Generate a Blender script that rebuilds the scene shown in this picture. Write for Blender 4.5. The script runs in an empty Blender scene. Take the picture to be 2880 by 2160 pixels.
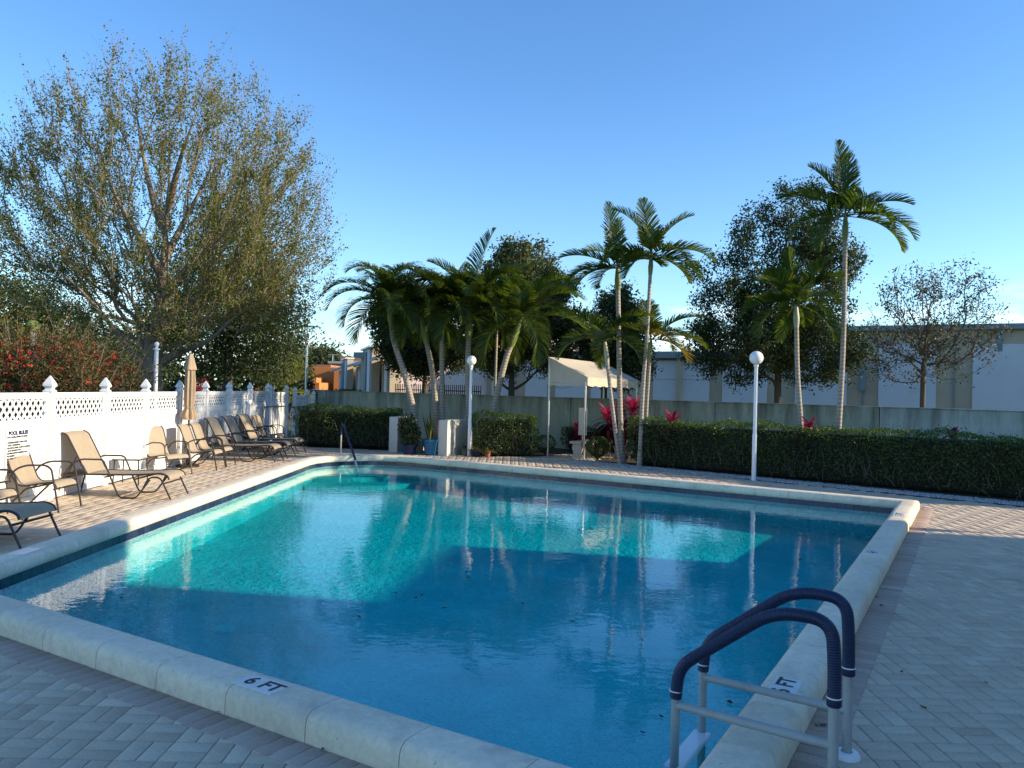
import bpy, math, random
import numpy as np
from mathutils import Vector, Matrix

S = bpy.context.scene
COL = S.collection
PI = math.pi
rad = math.radians
RNG = np.random.RandomState(7)
random.seed(7)

# ------------------------------------------------------------------ camera
F_PX, ROLL, CAM_H = 2195.0, 0.025, 1.82           # focal length in pixels of a 2880 x 2160 frame
PITCH = math.atan((1099 - 1080) / F_PX)
_F = np.array([0, math.cos(PITCH), math.sin(PITCH)])
_U0 = np.array([0, -math.sin(PITCH), math.cos(PITCH)])
_R0 = np.array([1.0, 0, 0])
_R = _R0 * math.cos(ROLL) + _U0 * math.sin(ROLL)
_U = -_R0 * math.sin(ROLL) + _U0 * math.cos(ROLL)
cam = bpy.data.cameras.new('camera')
cam.sensor_width = 36.0
cam.lens = F_PX / 2880 * 36.0
cam.clip_start = 0.05
cam.clip_end = 3000
cam_o = bpy.data.objects.new('camera', cam)
COL.objects.link(cam_o)
cam_o.matrix_world = Matrix(((_R[0], _U[0], -_F[0], 0), (_R[1], _U[1], -_F[1], 0), (_R[2], _U[2], -_F[2], CAM_H), (0, 0, 0, 1)))
S.camera = cam_o

# ------------------------------------------------------------------ sky, sun, exposure
SUN_AZ, SUN_EL = rad(-10), rad(19)
world = bpy.data.worlds.new('World')
S.world = world
world.use_nodes = True
wn = world.node_tree
bg = wn.nodes['Background']
sky = wn.nodes.new('ShaderNodeTexSky')
sky.sky_type = 'NISHITA'
sky.sun_disc = False
sky.sun_elevation = SUN_EL
sky.sun_rotation = rad(90) - SUN_AZ
sky.air_density = 1.0
sky.dust_density = 0.25
sky.ozone_density = 2.5
bg.inputs['Strength'].default_value = 0.142
# a few low fair-weather clouds near the horizon
tc = wn.nodes.new('ShaderNodeTexCoord')
sx = wn.nodes.new('ShaderNodeSeparateXYZ')
mp = wn.nodes.new('ShaderNodeMapping'); mp.inputs['Scale'].default_value = (7, 7, 26)
nz = wn.nodes.new('ShaderNodeTexNoise'); nz.inputs['Scale'].default_value = 1.4; nz.inputs['Detail'].default_value = 7; nz.inputs['Roughness'].default_value = 0.62
r1 = wn.nodes.new('ShaderNodeMapRange'); r1.interpolation_type = 'SMOOTHSTEP'
for k, v in (('From Min', 0.46), ('From Max', 0.72)): r1.inputs[k].default_value = v
r2 = wn.nodes.new('ShaderNodeMapRange'); r2.interpolation_type = 'SMOOTHSTEP'
for k, v in (('From Min', 0.15), ('From Max', 0.03), ('To Max', 0.85)): r2.inputs[k].default_value = v
mul = wn.nodes.new('ShaderNodeMath'); mul.operation = 'MULTIPLY'
cm = wn.nodes.new('ShaderNodeMix'); cm.data_type = 'RGBA'
cm.inputs['B'].default_value = (7.2, 7.4, 7.8, 1)
wn.links.new(tc.outputs['Generated'], mp.inputs['Vector'])
wn.links.new(mp.outputs[0], nz.inputs['Vector'])
wn.links.new(nz.outputs[0], r1.inputs['Value'])
wn.links.new(tc.outputs['Generated'], sx.inputs[0])
wn.links.new(sx.outputs['Z'], r2.inputs['Value'])
wn.links.new(r1.outputs[0], mul.inputs[0]); wn.links.new(r2.outputs[0], mul.inputs[1])
wn.links.new(mul.outputs[0], cm.inputs['Factor'])
tint = wn.nodes.new('ShaderNodeMix'); tint.data_type = 'RGBA'; tint.blend_type = 'MULTIPLY'; tint.inputs['Factor'].default_value = 1
tgr = wn.nodes.new('ShaderNodeMapRange'); tgr.interpolation_type = 'SMOOTHSTEP'
for k, v in (('From Min', 0.0), ('From Max', 0.42)): tgr.inputs[k].default_value = v
thz = wn.nodes.new('ShaderNodeMix'); thz.data_type = 'RGBA'
thz.inputs['A'].default_value = (0.64, 0.77, 0.85, 1)      # paler towards the horizon
thz.inputs['B'].default_value = (0.44, 0.64, 0.83, 1)      # deeper overhead
wn.links.new(sx.outputs['Z'], tgr.inputs['Value']); wn.links.new(tgr.outputs[0], thz.inputs['Factor']); wn.links.new(thz.outputs['Result'], tint.inputs['B'])
wn.links.new(sky.outputs[0], tint.inputs['A'])
wn.links.new(tint.outputs['Result'], cm.inputs['A'])
wn.links.new(cm.outputs['Result'], bg.inputs['Color'])

sun = bpy.data.lights.new('sun', 'SUN')
sun.energy = 3.25
sun.angle = rad(0.7)
sun.color = (1.0, 0.84, 0.62)
sun_o = bpy.data.objects.new('sun', sun)
COL.objects.link(sun_o)
SUN = Vector((math.cos(SUN_EL) * math.cos(SUN_AZ), math.cos(SUN_EL) * math.sin(SUN_AZ), math.sin(SUN_EL)))
sun_o.rotation_euler = SUN.to_track_quat('Z', 'Y').to_euler()
sun_o.location = SUN * 60

S.render.engine = 'CYCLES'
S.view_settings.view_transform = 'Standard'
S.view_settings.look = 'None'
S.view_settings.gamma = 1.0
S.view_settings.use_curve_mapping = False
S.view_settings.exposure = 1.27
S.cycles.use_denoising = True
S.cycles.max_bounces = 8
S.cycles.transparent_max_bounces = 12
S.cycles.volume_bounces = 0
S.cycles.sample_clamp_indirect = 6.0

# ------------------------------------------------------------------ helpers: pixel -> place
def ray(u, v):
    return _F + _R * ((u - 1440) / F_PX) + _U * ((1080 - v) / F_PX)
def at(u, v, z=0.0):
    d = ray(u, v); t = (z - CAM_H) / d[2]
    return np.array([0, 0, CAM_H]) + d * t
def atY(u, v, Y):
    d = ray(u, v)
    return np.array([0, 0, CAM_H]) + d * (Y / d[1])
def proj(P):
    q = np.asarray(P, float) - np.array([0, 0, CAM_H])
    k = q @ _F
    return 1440 + F_PX * (q @ _R) / k, 1080 - F_PX * (q @ _U) / k, k

# ------------------------------------------------------------------ helpers: materials
MATS = {}
def _mat(name):
    m = bpy.data.materials.new(name)
    m.use_nodes = True
    MATS[name] = m
    return m, m.node_tree.nodes, m.node_tree.links, m.node_tree.nodes['Principled BSDF']
def _noise(N, L, scale, detail=5, rough=0.6, coord='Object', stretch=None):
    t = N.new('ShaderNodeTexCoord')
    n = N.new('ShaderNodeTexNoise')
    n.inputs['Scale'].default_value = scale; n.inputs['Detail'].default_value = detail; n.inputs['Roughness'].default_value = rough
    if stretch:
        m = N.new('ShaderNodeMapping'); m.inputs['Scale'].default_value = stretch
        L.new(t.outputs[coord], m.inputs['Vector']); L.new(m.outputs[0], n.inputs['Vector'])
    else:
        L.new(t.outputs[coord], n.inputs['Vector'])
    return n
def _ramp(N, stops):
    r = N.new('ShaderNodeValToRGB')
    e = r.color_ramp.elements
    while len(e) < len(stops): e.new(0.5)
    for i, (p, c) in enumerate(stops):
        e[i].position = p; e[i].color = (*c, 1)
    return r
def flat(name, col, rough=0.6, metal=0.0, var=0.12, scale=6.0, bump=0.0, bscale=60.0, stretch=None, spec=0.4, dirt=None):
    """a plain painted / cast surface with some blotchiness, optional fine relief and dirt of another colour"""
    m, N, L, P = _mat(name)
    P.inputs['Roughness'].default_value = rough; P.inputs['Metallic'].default_value = metal
    P.inputs['Specular IOR Level'].default_value = spec
    n = _noise(N, L, scale, 6, 0.65, stretch=stretch)
    lo = tuple(c * (1 - var) for c in col); hi = tuple(min(1, c * (1 + var)) for c in col)
    r = _ramp(N, [(0.3, lo), (0.7, hi)])
    L.new(n.outputs[0], r.inputs[0])
    out = r.outputs[0]
    if dirt:
        n2 = _noise(N, L, dirt[1], 8, 0.7, stretch=dirt[2] if len(dirt) > 2 else None)
        r2_ = _ramp(N, [(dirt[3] if len(dirt) > 3 else 0.52, (0, 0, 0)), (0.75, (1, 1, 1))])
        L.new(n2.outputs[0], r2_.inputs[0])
        mx = N.new('ShaderNodeMix'); mx.data_type = 'RGBA'
        mx.inputs['B'].default_value = (*dirt[0], 1)
        L.new(r2_.outputs[0], mx.inputs['Factor']); L.new(out, mx.inputs['A'])
        out = mx.outputs['Result']
    L.new(out, P.inputs['Base Color'])
    if bump:
        b = N.new('ShaderNodeBump'); b.inputs['Strength'].default_value = bump; b.inputs['Distance'].default_value = 0.01
        n3 = _noise(N, L, bscale, 4, 0.6)
        L.new(n3.outputs[0], b.inputs['Height']); L.new(b.outputs[0], P.inputs['Normal'])
    return m
def leafmat(name, stops, trans=0.35, tcol=None, rough=0.55):
    m, N, L, P = _mat(name)
    a = N.new('ShaderNodeAttribute'); a.attribute_name = 'v'
    r = _ramp(N, stops); L.new(a.outputs['Fac'], r.inputs[0])
    L.new(r.outputs[0], P.inputs['Base Color'])
    P.inputs['Roughness'].default_value = rough; P.inputs['Specular IOR Level'].default_value = 0.28
    t = N.new('ShaderNodeBsdfTranslucent')
    hs = N.new('ShaderNodeMix'); hs.data_type = 'RGBA'; hs.blend_type = 'MULTIPLY'; hs.inputs['Factor'].default_value = 1
    hs.inputs['B'].default_value = (*(tcol or (1.5, 1.6, 0.7)), 1)
    L.new(r.outputs[0], hs.inputs['A']); L.new(hs.outputs['Result'], t.inputs['Color'])
    mx = N.new('ShaderNodeMixShader'); mx.inputs[0].default_value = trans
    L.new(P.outputs[0], mx.inputs[1]); L.new(t.outputs[0], mx.inputs[2])
    L.new(mx.outputs[0], N['Material Output'].inputs['Surface'])
    return m
def varmat(name, stops, rough=0.8, grain=0.18, gscale=40, bump=0.25, bscale=160, attr='v', spec=0.3, bdist=0.004, pits=None):
    """colour picked per piece from attribute v, with grain on top"""
    m, N, L, P = _mat(name)
    a = N.new('ShaderNodeAttribute'); a.attribute_name = attr
    r = _ramp(N, stops); L.new(a.outputs['Fac'], r.inputs[0])
    n = _noise(N, L, gscale, 6, 0.7)
    mr = N.new('ShaderNodeMapRange')
    mr.inputs['From Min'].default_value = 0.25; mr.inputs['From Max'].default_value = 0.75
    mr.inputs['To Min'].default_value = 1 - grain; mr.inputs['To Max'].default_value = 1 + grain
    L.new(n.outputs[0], mr.inputs[0])
    n2 = _noise(N, L, 1.3, 5, 0.6)
    mr2 = N.new('ShaderNodeMapRange'); mr2.inputs['From Min'].default_value = 0.3; mr2.inputs['From Max'].default_value = 0.7
    mr2.inputs['To Min'].default_value = 0.86; mr2.inputs['To Max'].default_value = 1.1
    L.new(n2.outputs[0], mr2.inputs[0])
    mm = N.new('ShaderNodeMath'); mm.operation = 'MULTIPLY'; L.new(mr.outputs[0], mm.inputs[0]); L.new(mr2.outputs[0], mm.inputs[1])
    sc = N.new('ShaderNodeVectorMath'); sc.operation = 'SCALE'
    L.new(r.outputs[0], sc.inputs[0]); L.new(mm.outputs[0], sc.inputs['Scale'])
    out = sc.outputs[0]
    if pits:                                               # small dark pits and larger grimy blotches of their own shape
        for scale_, lo_, hi_, col_ in pits:
            np_ = _noise(N, L, scale_, 5, 0.6); rp_ = _ramp(N, [(lo_, (0, 0, 0)), (hi_, (1, 1, 1))]); L.new(np_.outputs[0], rp_.inputs[0])
            mxp = N.new('ShaderNodeMix'); mxp.data_type = 'RGBA'; mxp.inputs['B'].default_value = (*col_, 1)
            L.new(rp_.outputs[0], mxp.inputs['Factor']); L.new(out, mxp.inputs['A']); out = mxp.outputs['Result']
    L.new(out, P.inputs['Base Color'])
    P.inputs['Roughness'].default_value = rough; P.inputs['Specular IOR Level'].default_value = spec
    if bump:
        b = N.new('ShaderNodeBump'); b.inputs['Strength'].default_value = bump; b.inputs['Distance'].default_value = bdist
        n3 = _noise(N, L, bscale, 4, 0.7); L.new(n3.outputs[0], b.inputs['Height']); L.new(b.outputs[0], P.inputs['Normal'])
    return m

M_pav = varmat('paver_grey', [(0.0, (0.50, 0.375, 0.265)), (0.12, (0.555, 0.44, 0.315)), (0.8, (0.595, 0.48, 0.345)), (1.0, (0.64, 0.53, 0.39))], grain=.16, pits=[(1.1, 0.58, 0.85, (0.34, 0.29, 0.235))])
M_sold = varmat('paver_pink', [(0.0, (0.40, 0.285, 0.22)), (0.5, (0.45, 0.335, 0.26)), (0.93, (0.49, 0.375, 0.295)), (1.0, (0.57, 0.48, 0.385))], grain=.14)
M_sand = flat('joint_sand', (0.20, 0.18, 0.155), 0.95, var=0.3, scale=20)
M_cop = varmat('coping_stone', [(0.0, (0.75, 0.64, 0.47)), (1.0, (0.82, 0.71, 0.53))], rough=0.75, grain=0.16, gscale=22, bump=0.9, bscale=55, pits=[(3.2, 0.56, 0.80, (0.50, 0.45, 0.36)), (60, 0.66, 0.72, (0.30, 0.27, 0.22))])
M_mort = flat('mortar', (0.36, 0.34, 0.30), 0.9)
M_plaster = varmat('pool_plaster', [(0, (0.70, 0.84, 0.80)), (1, (0.70, 0.84, 0.80))], rough=0.8, grain=0.08, gscale=16, bump=1.0, bscale=9, bdist=0.14)
M_tile = varmat('waterline_tile', [(0, (0.012, 0.016, 0.045)), (1, (0.03, 0.04, 0.09))], rough=0.12, grain=0.1, bump=0, spec=0.6)
M_marker = flat('marker_white', (0.74, 0.74, 0.70), 0.35, var=0.04, dirt=((0.45, 0.43, 0.38), 30))
M_black = flat('print_black', (0.02, 0.02, 0.022), 0.5)
M_navy = flat('print_navy', (0.010, 0.016, 0.09), 0.5)
M_red = flat('print_red', (0.45, 0.03, 0.03), 0.5)
M_vinyl = flat('white_vinyl', (0.73, 0.73, 0.70), 0.45, var=0.03, scale=3, dirt=((0.60, 0.58, 0.50), 5, (1, 1, 0.25), 0.60))
M_bronze = flat('bronze_frame', (0.030, 0.022, 0.018), 0.38, var=0.25, scale=14, spec=0.5)
M_sling = None
M_white = flat('white_paint', (0.80, 0.80, 0.79), 0.35, var=0.03)
M_metal = flat('galvanised', (0.55, 0.55, 0.53), 0.35, metal=0.8, var=0.08)
M_mulch = flat('mulch', (0.055, 0.038, 0.027), 0.95, var=0.5, scale=30, bump=0.8, bscale=50)
M_grass = flat('grass_ground', (0.07, 0.095, 0.035), 0.95, var=0.35, scale=3, dirt=((0.12, 0.11, 0.06), 1.2))
M_asph = flat('asphalt', (0.075, 0.073, 0.07), 0.9, var=0.2, scale=2)

def sling_material():
    m, N, L, P = _mat('sling_mesh_fabric')
    n = _noise(N, L, 7, 5, 0.7, stretch=(1, 6, 1)); r = _ramp(N, [(0.3, (0.40, 0.315, 0.215)), (0.7, (0.50, 0.41, 0.29))])
    L.new(n.outputs[0], r.inputs[0]); L.new(r.outputs[0], P.inputs['Base Color'])
    P.inputs['Roughness'].default_value = 0.75
    w = N.new('ShaderNodeTexWave'); w.inputs['Scale'].default_value = 95; t = N.new('ShaderNodeTexCoord')
    L.new(t.outputs['Object'], w.inputs['Vector'])
    w.wave_type = 'BANDS'; w.bands_direction = 'Y'
    b = N.new('ShaderNodeBump'); b.inputs['Strength'].default_value = 0.25; b.inputs['Distance'].default_value = 0.002
    L.new(w.outputs['Fac'], b.inputs['Height']); L.new(b.outputs[0], P.inputs['Normal'])
    tr = N.new('ShaderNodeBsdfTranslucent'); L.new(r.outputs[0], tr.inputs['Color'])
    mx = N.new('ShaderNodeMixShader'); mx.inputs[0].default_value = 0.22
    L.new(P.outputs[0], mx.inputs[1]); L.new(tr.outputs[0], mx.inputs[2]); L.new(mx.outputs[0], N['Material Output'].inputs['Surface'])
    return m
M_sling = sling_material()

# ------------------------------------------------------------------ helpers: objects and meshes
def tag(o, label=None, cat=None, group=None, kind=None):
    if label: o['label'] = label
    if cat: o['category'] = cat
    if group: o['group'] = group
    if kind: o['kind'] = kind
    return o
def empty(name, loc=(0, 0, 0), rz=0.0, label=None, cat=None, group=None, kind=None):
    o = bpy.data.objects.new(name, None)
    COL.objects.link(o)
    o.location = loc; o.rotation_euler = (0, 0, rz); o.empty_display_size = 0.1
    return tag(o, label, cat, group, kind)
def link(name, me, parent=None):
    o = bpy.data.objects.new(name, me)
    COL.objects.link(o)
    if parent is not None: o.parent = parent
    return o
def copy_tree(o, parent=None):
    c = o.copy(); COL.objects.link(c); c.parent = parent
    for ch in list(o.children): copy_tree(ch, c)
    return c
def np_mesh(name, V, Fq, mat, v=None, smooth=False):
    """mesh from arrays; Fq is (n,3) or (n,4); v an optional value per vertex"""
    V = np.asarray(V, np.float32); Fq = np.asarray(Fq, np.int32)
    me = bpy.data.meshes.new(name)
    k = Fq.shape[1]
    me.vertices.add(len(V)); me.vertices.foreach_set('co', V.ravel())
    me.loops.add(len(Fq) * k); me.loops.foreach_set('vertex_index', Fq.ravel())
    me.polygons.add(len(Fq)); me.polygons.foreach_set('loop_start', np.arange(0, len(Fq) * k, k, dtype=np.int32))
    me.update(calc_edges=True)
    if v is not None:
        a = me.attributes.new('v', 'FLOAT', 'POINT'); a.data.foreach_set('value', np.asarray(v, np.float32))
    me.materials.append(mat)
    if smooth: me.shade_smooth()
    return me
class MB:
    """collects shapes into one mesh"""
    def __init__(s): s.V = []; s.F = []; s.val = []
    def add(s, V, F, val=0.5):
        b = len(s.V)
        s.V += [tuple(map(float, p)) for p in V]; s.F += [tuple(i + b for i in f) for f in F]; s.val += [val] * len(V)
        return s
    def box(s, c, d, M=None, val=0.5, ch=0.0):
        """box centred at c with full sizes d; ch chamfers the upright and level edges"""
        hx, hy, hz = d[0] / 2, d[1] / 2, d[2] / 2
        if ch <= 0:
            V = [(x, y, z) for x in (-hx, hx) for y in (-hy, hy) for z in (-hz, hz)]
            F = [(0, 1, 3, 2), (4, 6, 7, 5), (0, 4, 5, 1), (2, 3, 7, 6), (0, 2, 6, 4), (1, 5, 7, 3)]
        else:
            c_ = min(ch, hx * .9, hy * .9, hz * .9)
            V = []
            for z, i in ((-hz, c_), (-hz + c_, 0), (hz - c_, 0), (hz, c_)):
                V += [(-hx + i, -hy + i, z), (hx - i, -hy + i, z), (hx - i, hy - i, z), (-hx + i, hy - i, z)]
            F = [(3, 2, 1, 0), (12, 13, 14, 15)]
            for k in range(3):
                for j in range(4):
                    F.append((k * 4 + j, k * 4 + (j + 1) % 4, k * 4 + 4 + (j + 1) % 4, k * 4 + 4 + j))
        V = [Vector(p) for p in V]
        if M is not None: V = [M @ p for p in V]
        c = Vector(c)
        return s.add([p + c for p in V], F, val)
    def tube(s, pts, r, n=8, caps=True, val=0.5, closed=False):
        P = [Vector(p) for p in pts]
        R = [r] * len(P) if not hasattr(r, '__len__') else list(r)
        m = len(P)
        V = []; up = None
        for i in range(m):
            a = P[i - 1] if i > 0 else (P[-1] if closed else P[0])
            b = P[i + 1] if i < m - 1 else (P[0] if closed else P[-1])
            t = (b - a)
            t = t.normalized() if t.length > 1e-9 else Vector((0, 0, 1))
            if up is None:
                ref = Vector((0, 0, 1)) if abs(t.z) < 0.9 else Vector((1, 0, 0))
                up = (ref - t * ref.dot(t)).normalized()
            else:
                up = up - t * up.dot(t)
                up = up.normalized() if up.length > 1e-6 else t.orthogonal().normalized()
            sd = t.cross(up)
            for j in range(n):
                a_ = 2 * PI * j / n
                V.append(P[i] + (up * math.cos(a_) + sd * math.sin(a_)) * R[i])
        F = []
        for i in range(m if closed else m - 1):
            for j in range(n):
                i2 = (i + 1) % m
                F.append((i * n + j, i * n + (j + 1) % n, i2 * n + (j + 1) % n, i2 * n + j))
        if caps and not closed:
            F.append(tuple(range(n))[::-1]); F.append(tuple((m - 1) * n + j for j in range(n)))
        return s.add(V, F, val)
    def lathe(s, c, prof, n=20, val=0.5, fn=None):
        """profile of (radius, z) turned round the upright axis through c; fn(angle, k) scales the radius"""
        V = []; F = []
        for k, (r, z) in enumerate(prof):
            for j in range(n):
                a = 2 * PI * j / n
                q = r * (fn(a, k) if fn else 1)
                V.append((c[0] + q * math.cos(a), c[1] + q * math.sin(a), c[2] + z))
        m = len(prof)
        for k in range(m - 1):
            for j in range(n):
                F.append((k * n + j, k * n + (j + 1) % n, (k + 1) * n + (j + 1) % n, (k + 1) * n + j))
        F.append(tuple(range(n))[::-1]); F.append(tuple((m - 1) * n + j for j in range(n)))
        return s.add(V, F, val)
    def prism(s, poly, z0, z1, val=0.5):
        n = len(poly)
        V = [(p[0], p[1], z0) for p in poly] + [(p[0], p[1], z1) for p in poly]
        F = [tuple(range(n))[::-1], tuple(range(n, 2 * n))] + [(i, (i + 1) % n, n + (i + 1) % n, n + i) for i in range(n)]
        return s.add(V, F, val)
    def slab(s, prof, d, M, val=0.5):
        """outline of (x, z) pushed along y by d about its middle"""
        n = len(prof)
        V = [M @ Vector((p[0], -d / 2, p[1])) for p in prof] + [M @ Vector((p[0], d / 2, p[1])) for p in prof]
        F = [tuple(range(n)), tuple(range(n, 2 * n))[::-1]] + [((i + 1) % n, i, n + i, n + (i + 1) % n) for i in range(n)]
        return s.add(V, F, val)
    def mesh(s, name, mat, smooth=False):
        me = bpy.data.meshes.new(name)
        me.from_pydata(s.V, [], s.F)
        a = me.attributes.new('v', 'FLOAT', 'POINT'); a.data.foreach_set('value', np.array(s.val, np.float32))
        me.materials.append(mat)
        if smooth:
            me.shade_smooth()
            try: me.set_sharp_from_angle(angle=rad(40))
            except Exception: pass
        me.update()
        return me
    def build(s, name, mat, parent=None, smooth=False, off=None):
        if off is not None:
            s.V = [(p[0] - off[0], p[1] - off[1], p[2] - off[2]) for p in s.V]
        return link(name, s.mesh(name, mat, smooth), parent)
def smooth_path(pts, n=6):
    """Catmull-Rom through the points"""
    P = [np.array(p, float) for p in pts]
    P = [2 * P[0] - P[1]] + P + [2 * P[-1] - P[-2]]
    out = []
    for i in range(1, len(P) - 2):
        for k in range(n):
            t = k / n
            out.append(0.5 * ((2 * P[i]) + (P[i + 1] - P[i - 1]) * t + (2 * P[i - 1] - 5 * P[i] + 4 * P[i + 1] - P[i + 2]) * t * t + (3 * P[i] - P[i - 1] - 3 * P[i + 1] + P[i + 2]) * t ** 3))
    out.append(P[-2])
    return out
def fillet(pts, r, n=4):
    """polyline with its corners rounded"""
    P = [np.array(p, float) for p in pts]; out = [P[0]]
    for i in range(1, len(P) - 1):
        a, b, c = P[i - 1], P[i], P[i + 1]
        la, lc = np.linalg.norm(a - b), np.linalg.norm(c - b)
        d = min(r, la * .49, lc * .49)
        p, q = b + (a - b) / la * d, b + (c - b) / lc * d
        for k in range(n + 1):
            t = k / n
            out.append((1 - t) ** 2 * p + 2 * t * (1 - t) * b + t * t * q)
    out.append(P[-1])
    return out
def text(body, size, mat, parent, M, name='lettering', align='CENTER', bold=0.0, sx=1.0):
    cu = bpy.data.curves.new('txt', 'FONT')
    cu.body = body; cu.size = size; cu.align_x = align; cu.align_y = 'CENTER'; cu.offset = bold; cu.extrude = 0.0006; cu.resolution_u = 3
    ob = bpy.data.objects.new('txt', cu); COL.objects.link(ob)
    bpy.context.view_layer.update()
    me = bpy.data.meshes.new_from_object(ob.evaluated_get(bpy.context.evaluated_depsgraph_get()))
    bpy.data.objects.remove(ob)
    for vtx in me.vertices: vtx.co.x *= sx
    me.transform(M); me.materials.clear(); me.materials.append(mat)
    return link(name, me, parent)
def frame(o, right, up):
    r = Vector(right).normalized(); u = Vector(up).normalized(); n = r.cross(u)
    return Matrix(((r.x, u.x, n.x, o[0]), (r.y, u.y, n.y, o[1]), (r.z, u.z, n.z, o[2]), (0, 0, 0, 1)))
def rotz(a): return Matrix.Rotation(a, 3, 'Z')

def leaves(C, D, Nn, Ln, Wd, fold=0.0):
    """one kite per leaf: centres C, axes D, normals Nn, lengths and widths; returns V, F"""
    n = len(C)
    D = D / np.maximum(np.linalg.norm(D, axis=1, keepdims=True), 1e-9)
    Sd = np.cross(D, Nn); Sd /= np.maximum(np.linalg.norm(Sd, axis=1, keepdims=True), 1e-9)
    L = np.asarray(Ln)[:, None]; W = np.asarray(Wd)[:, None]
    a = C - D * L * .5; b = C + Sd * W * .5 + D * L * .02; c = C + D * L * .5; d = C - Sd * W * .5 + D * L * .02
    V = np.stack([a, b, c, d], 1).reshape(-1, 3)
    F = np.arange(n * 4).reshape(n, 4)
    return V, F
def rand_dirs(n, rng=RNG):
    d = rng.normal(size=(n, 3)); return d / np.linalg.norm(d, axis=1, keepdims=True)
def leaf_obj(name, C, mat, parent, size=(0.05, 0.09), asp=0.45, up=0.5, v=None, D=None, off=None, rng=RNG):
    n = len(C)
    if D is None: D = rand_dirs(n, rng)
    Nn = rand_dirs(n, rng) + np.array([0, 0, up])
    Ln = rng.uniform(size[0], size[1], n); Wd = Ln * asp * rng.uniform(.8, 1.2, n)
    V, F = leaves(np.asarray(C, float), D, Nn, Ln, Wd)
    if v is None: v = rng.uniform(0, 1, n)
    if off is not None: V = V - np.asarray(off)
    return link(name, np_mesh(name, V, F, mat, np.repeat(v, 4)), parent)

# ================================================================== THE SETTING
# pool outline at the inner lip of the coping (counter-clockwise), far-left corner rounded
PA, PB, PC, PD = np.array([-4.52, 6.46]), np.array([0.718, 3.30]), np.array([6.50, 13.05]), np.array([-4.52, 20.35])
def corner_arc(p, a, b, r, n):
    ua = (a - p) / np.linalg.norm(a - p); ub = (b - p) / np.linalg.norm(b - p)
    th = math.acos(ua @ ub); d = r / math.tan(th / 2)
    c = p + (ua + ub) / np.linalg.norm(ua + ub) * r / math.sin(th / 2)
    s, e = p + ua * d - c, p + ub * d - c
    a0 = math.atan2(s[1], s[0]); a1 = math.atan2(e[1], e[0])
    while a1 < a0: a1 += 2 * PI
    if a1 - a0 > PI: a1 -= 2 * PI
    return [c + r * np.array([math.cos(a0 + (a1 - a0) * k / n), math.sin(a0 + (a1 - a0) * k / n)]) for k in range(n + 1)]
POOL = [PA, PB, PC] + corner_arc(PD, PC, PA, 1.35, 8)
def edge_n(p, q):
    d = (q - p) / np.linalg.norm(q - p)
    return d, np.array([d[1], -d[0]])
def miters(P):
    out = []
    for i in range(len(P)):
        n0 = edge_n(P[i - 1], P[i])[1]; n1 = edge_n(P[i], P[(i + 1) % len(P)])[1]
        m = n0 + n1
        out.append(m / (m @ n0))
    return out
MIT = miters(POOL)
def offset_pool(d): return [p + m * d for p, m in zip(POOL, MIT)]
def inside(P, poly):
    """P (n,2) in polygon"""
    x, y = P[:, 0], P[:, 1]; r = np.zeros(len(P), bool); j = len(poly) - 1
    for i in range(len(poly)):
        xi, yi = poly[i]; xj, yj = poly[j]
        with np.errstate(divide='ignore', invalid='ignore'):
            c = ((yi > y) != (yj > y)) & (x < (xj - xi) * (y - yi) / (yj - yi + 1e-12) + xi)
        r ^= c; j = i
    return r
def ray_poly(c, a, poly):
    d = np.array([math.cos(a), math.sin(a)]); best = None
    for i in range(len(poly)):
        p, q = np.array(poly[i - 1]), np.array(poly[i]); e = q - p
        den = d[0] * e[1] - d[1] * e[0]
        if abs(den) < 1e-9: continue
        w = p - c
        t = (w[0] * e[1] - w[1] * e[0]) / den; s_ = (w[0] * d[1] - w[1] * d[0]) / den
        if t > 0 and -1e-6 <= s_ <= 1 + 1e-6 and (best is None or t < best): best = t
    return c + d * best
def star_ring(inner, outer, z, n=160):
    c = np.mean([PA, PB, PC, PD], axis=0)
    angs = sorted([2 * PI * k / n for k in range(n)] + [math.atan2(*(np.array(p) - c)[::-1]) % (2 * PI) for p in list(inner) + list(outer)])
    V = []
    for a in angs:
        V += [(*ray_poly(c, a, inner), z), (*ray_poly(c, a, outer), z)]
    m = len(angs)
    F = [(2 * i, 2 * i + 1, 2 * ((i + 1) % m) + 1, 2 * ((i + 1) % m)) for i in range(m)]
    return V, F

# ground out to the horizon, with the pool cut out of it
V, F = star_ring(offset_pool(0.2), [(-900, -400), (900, -400), (900, 1500), (-900, 1500)], -0.06)
tag(MB().add(V, F).build('ground', M_grass), kind='structure')
# parking lot and street behind the pool garden
m = MB(); m.prism([(-60, 42), (-7, 42), (-13, 80), (40, 140), (-120, 140), (-120, 42)], -0.055, -0.04)
tag(m.build('road', M_asph), kind='structure')

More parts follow.
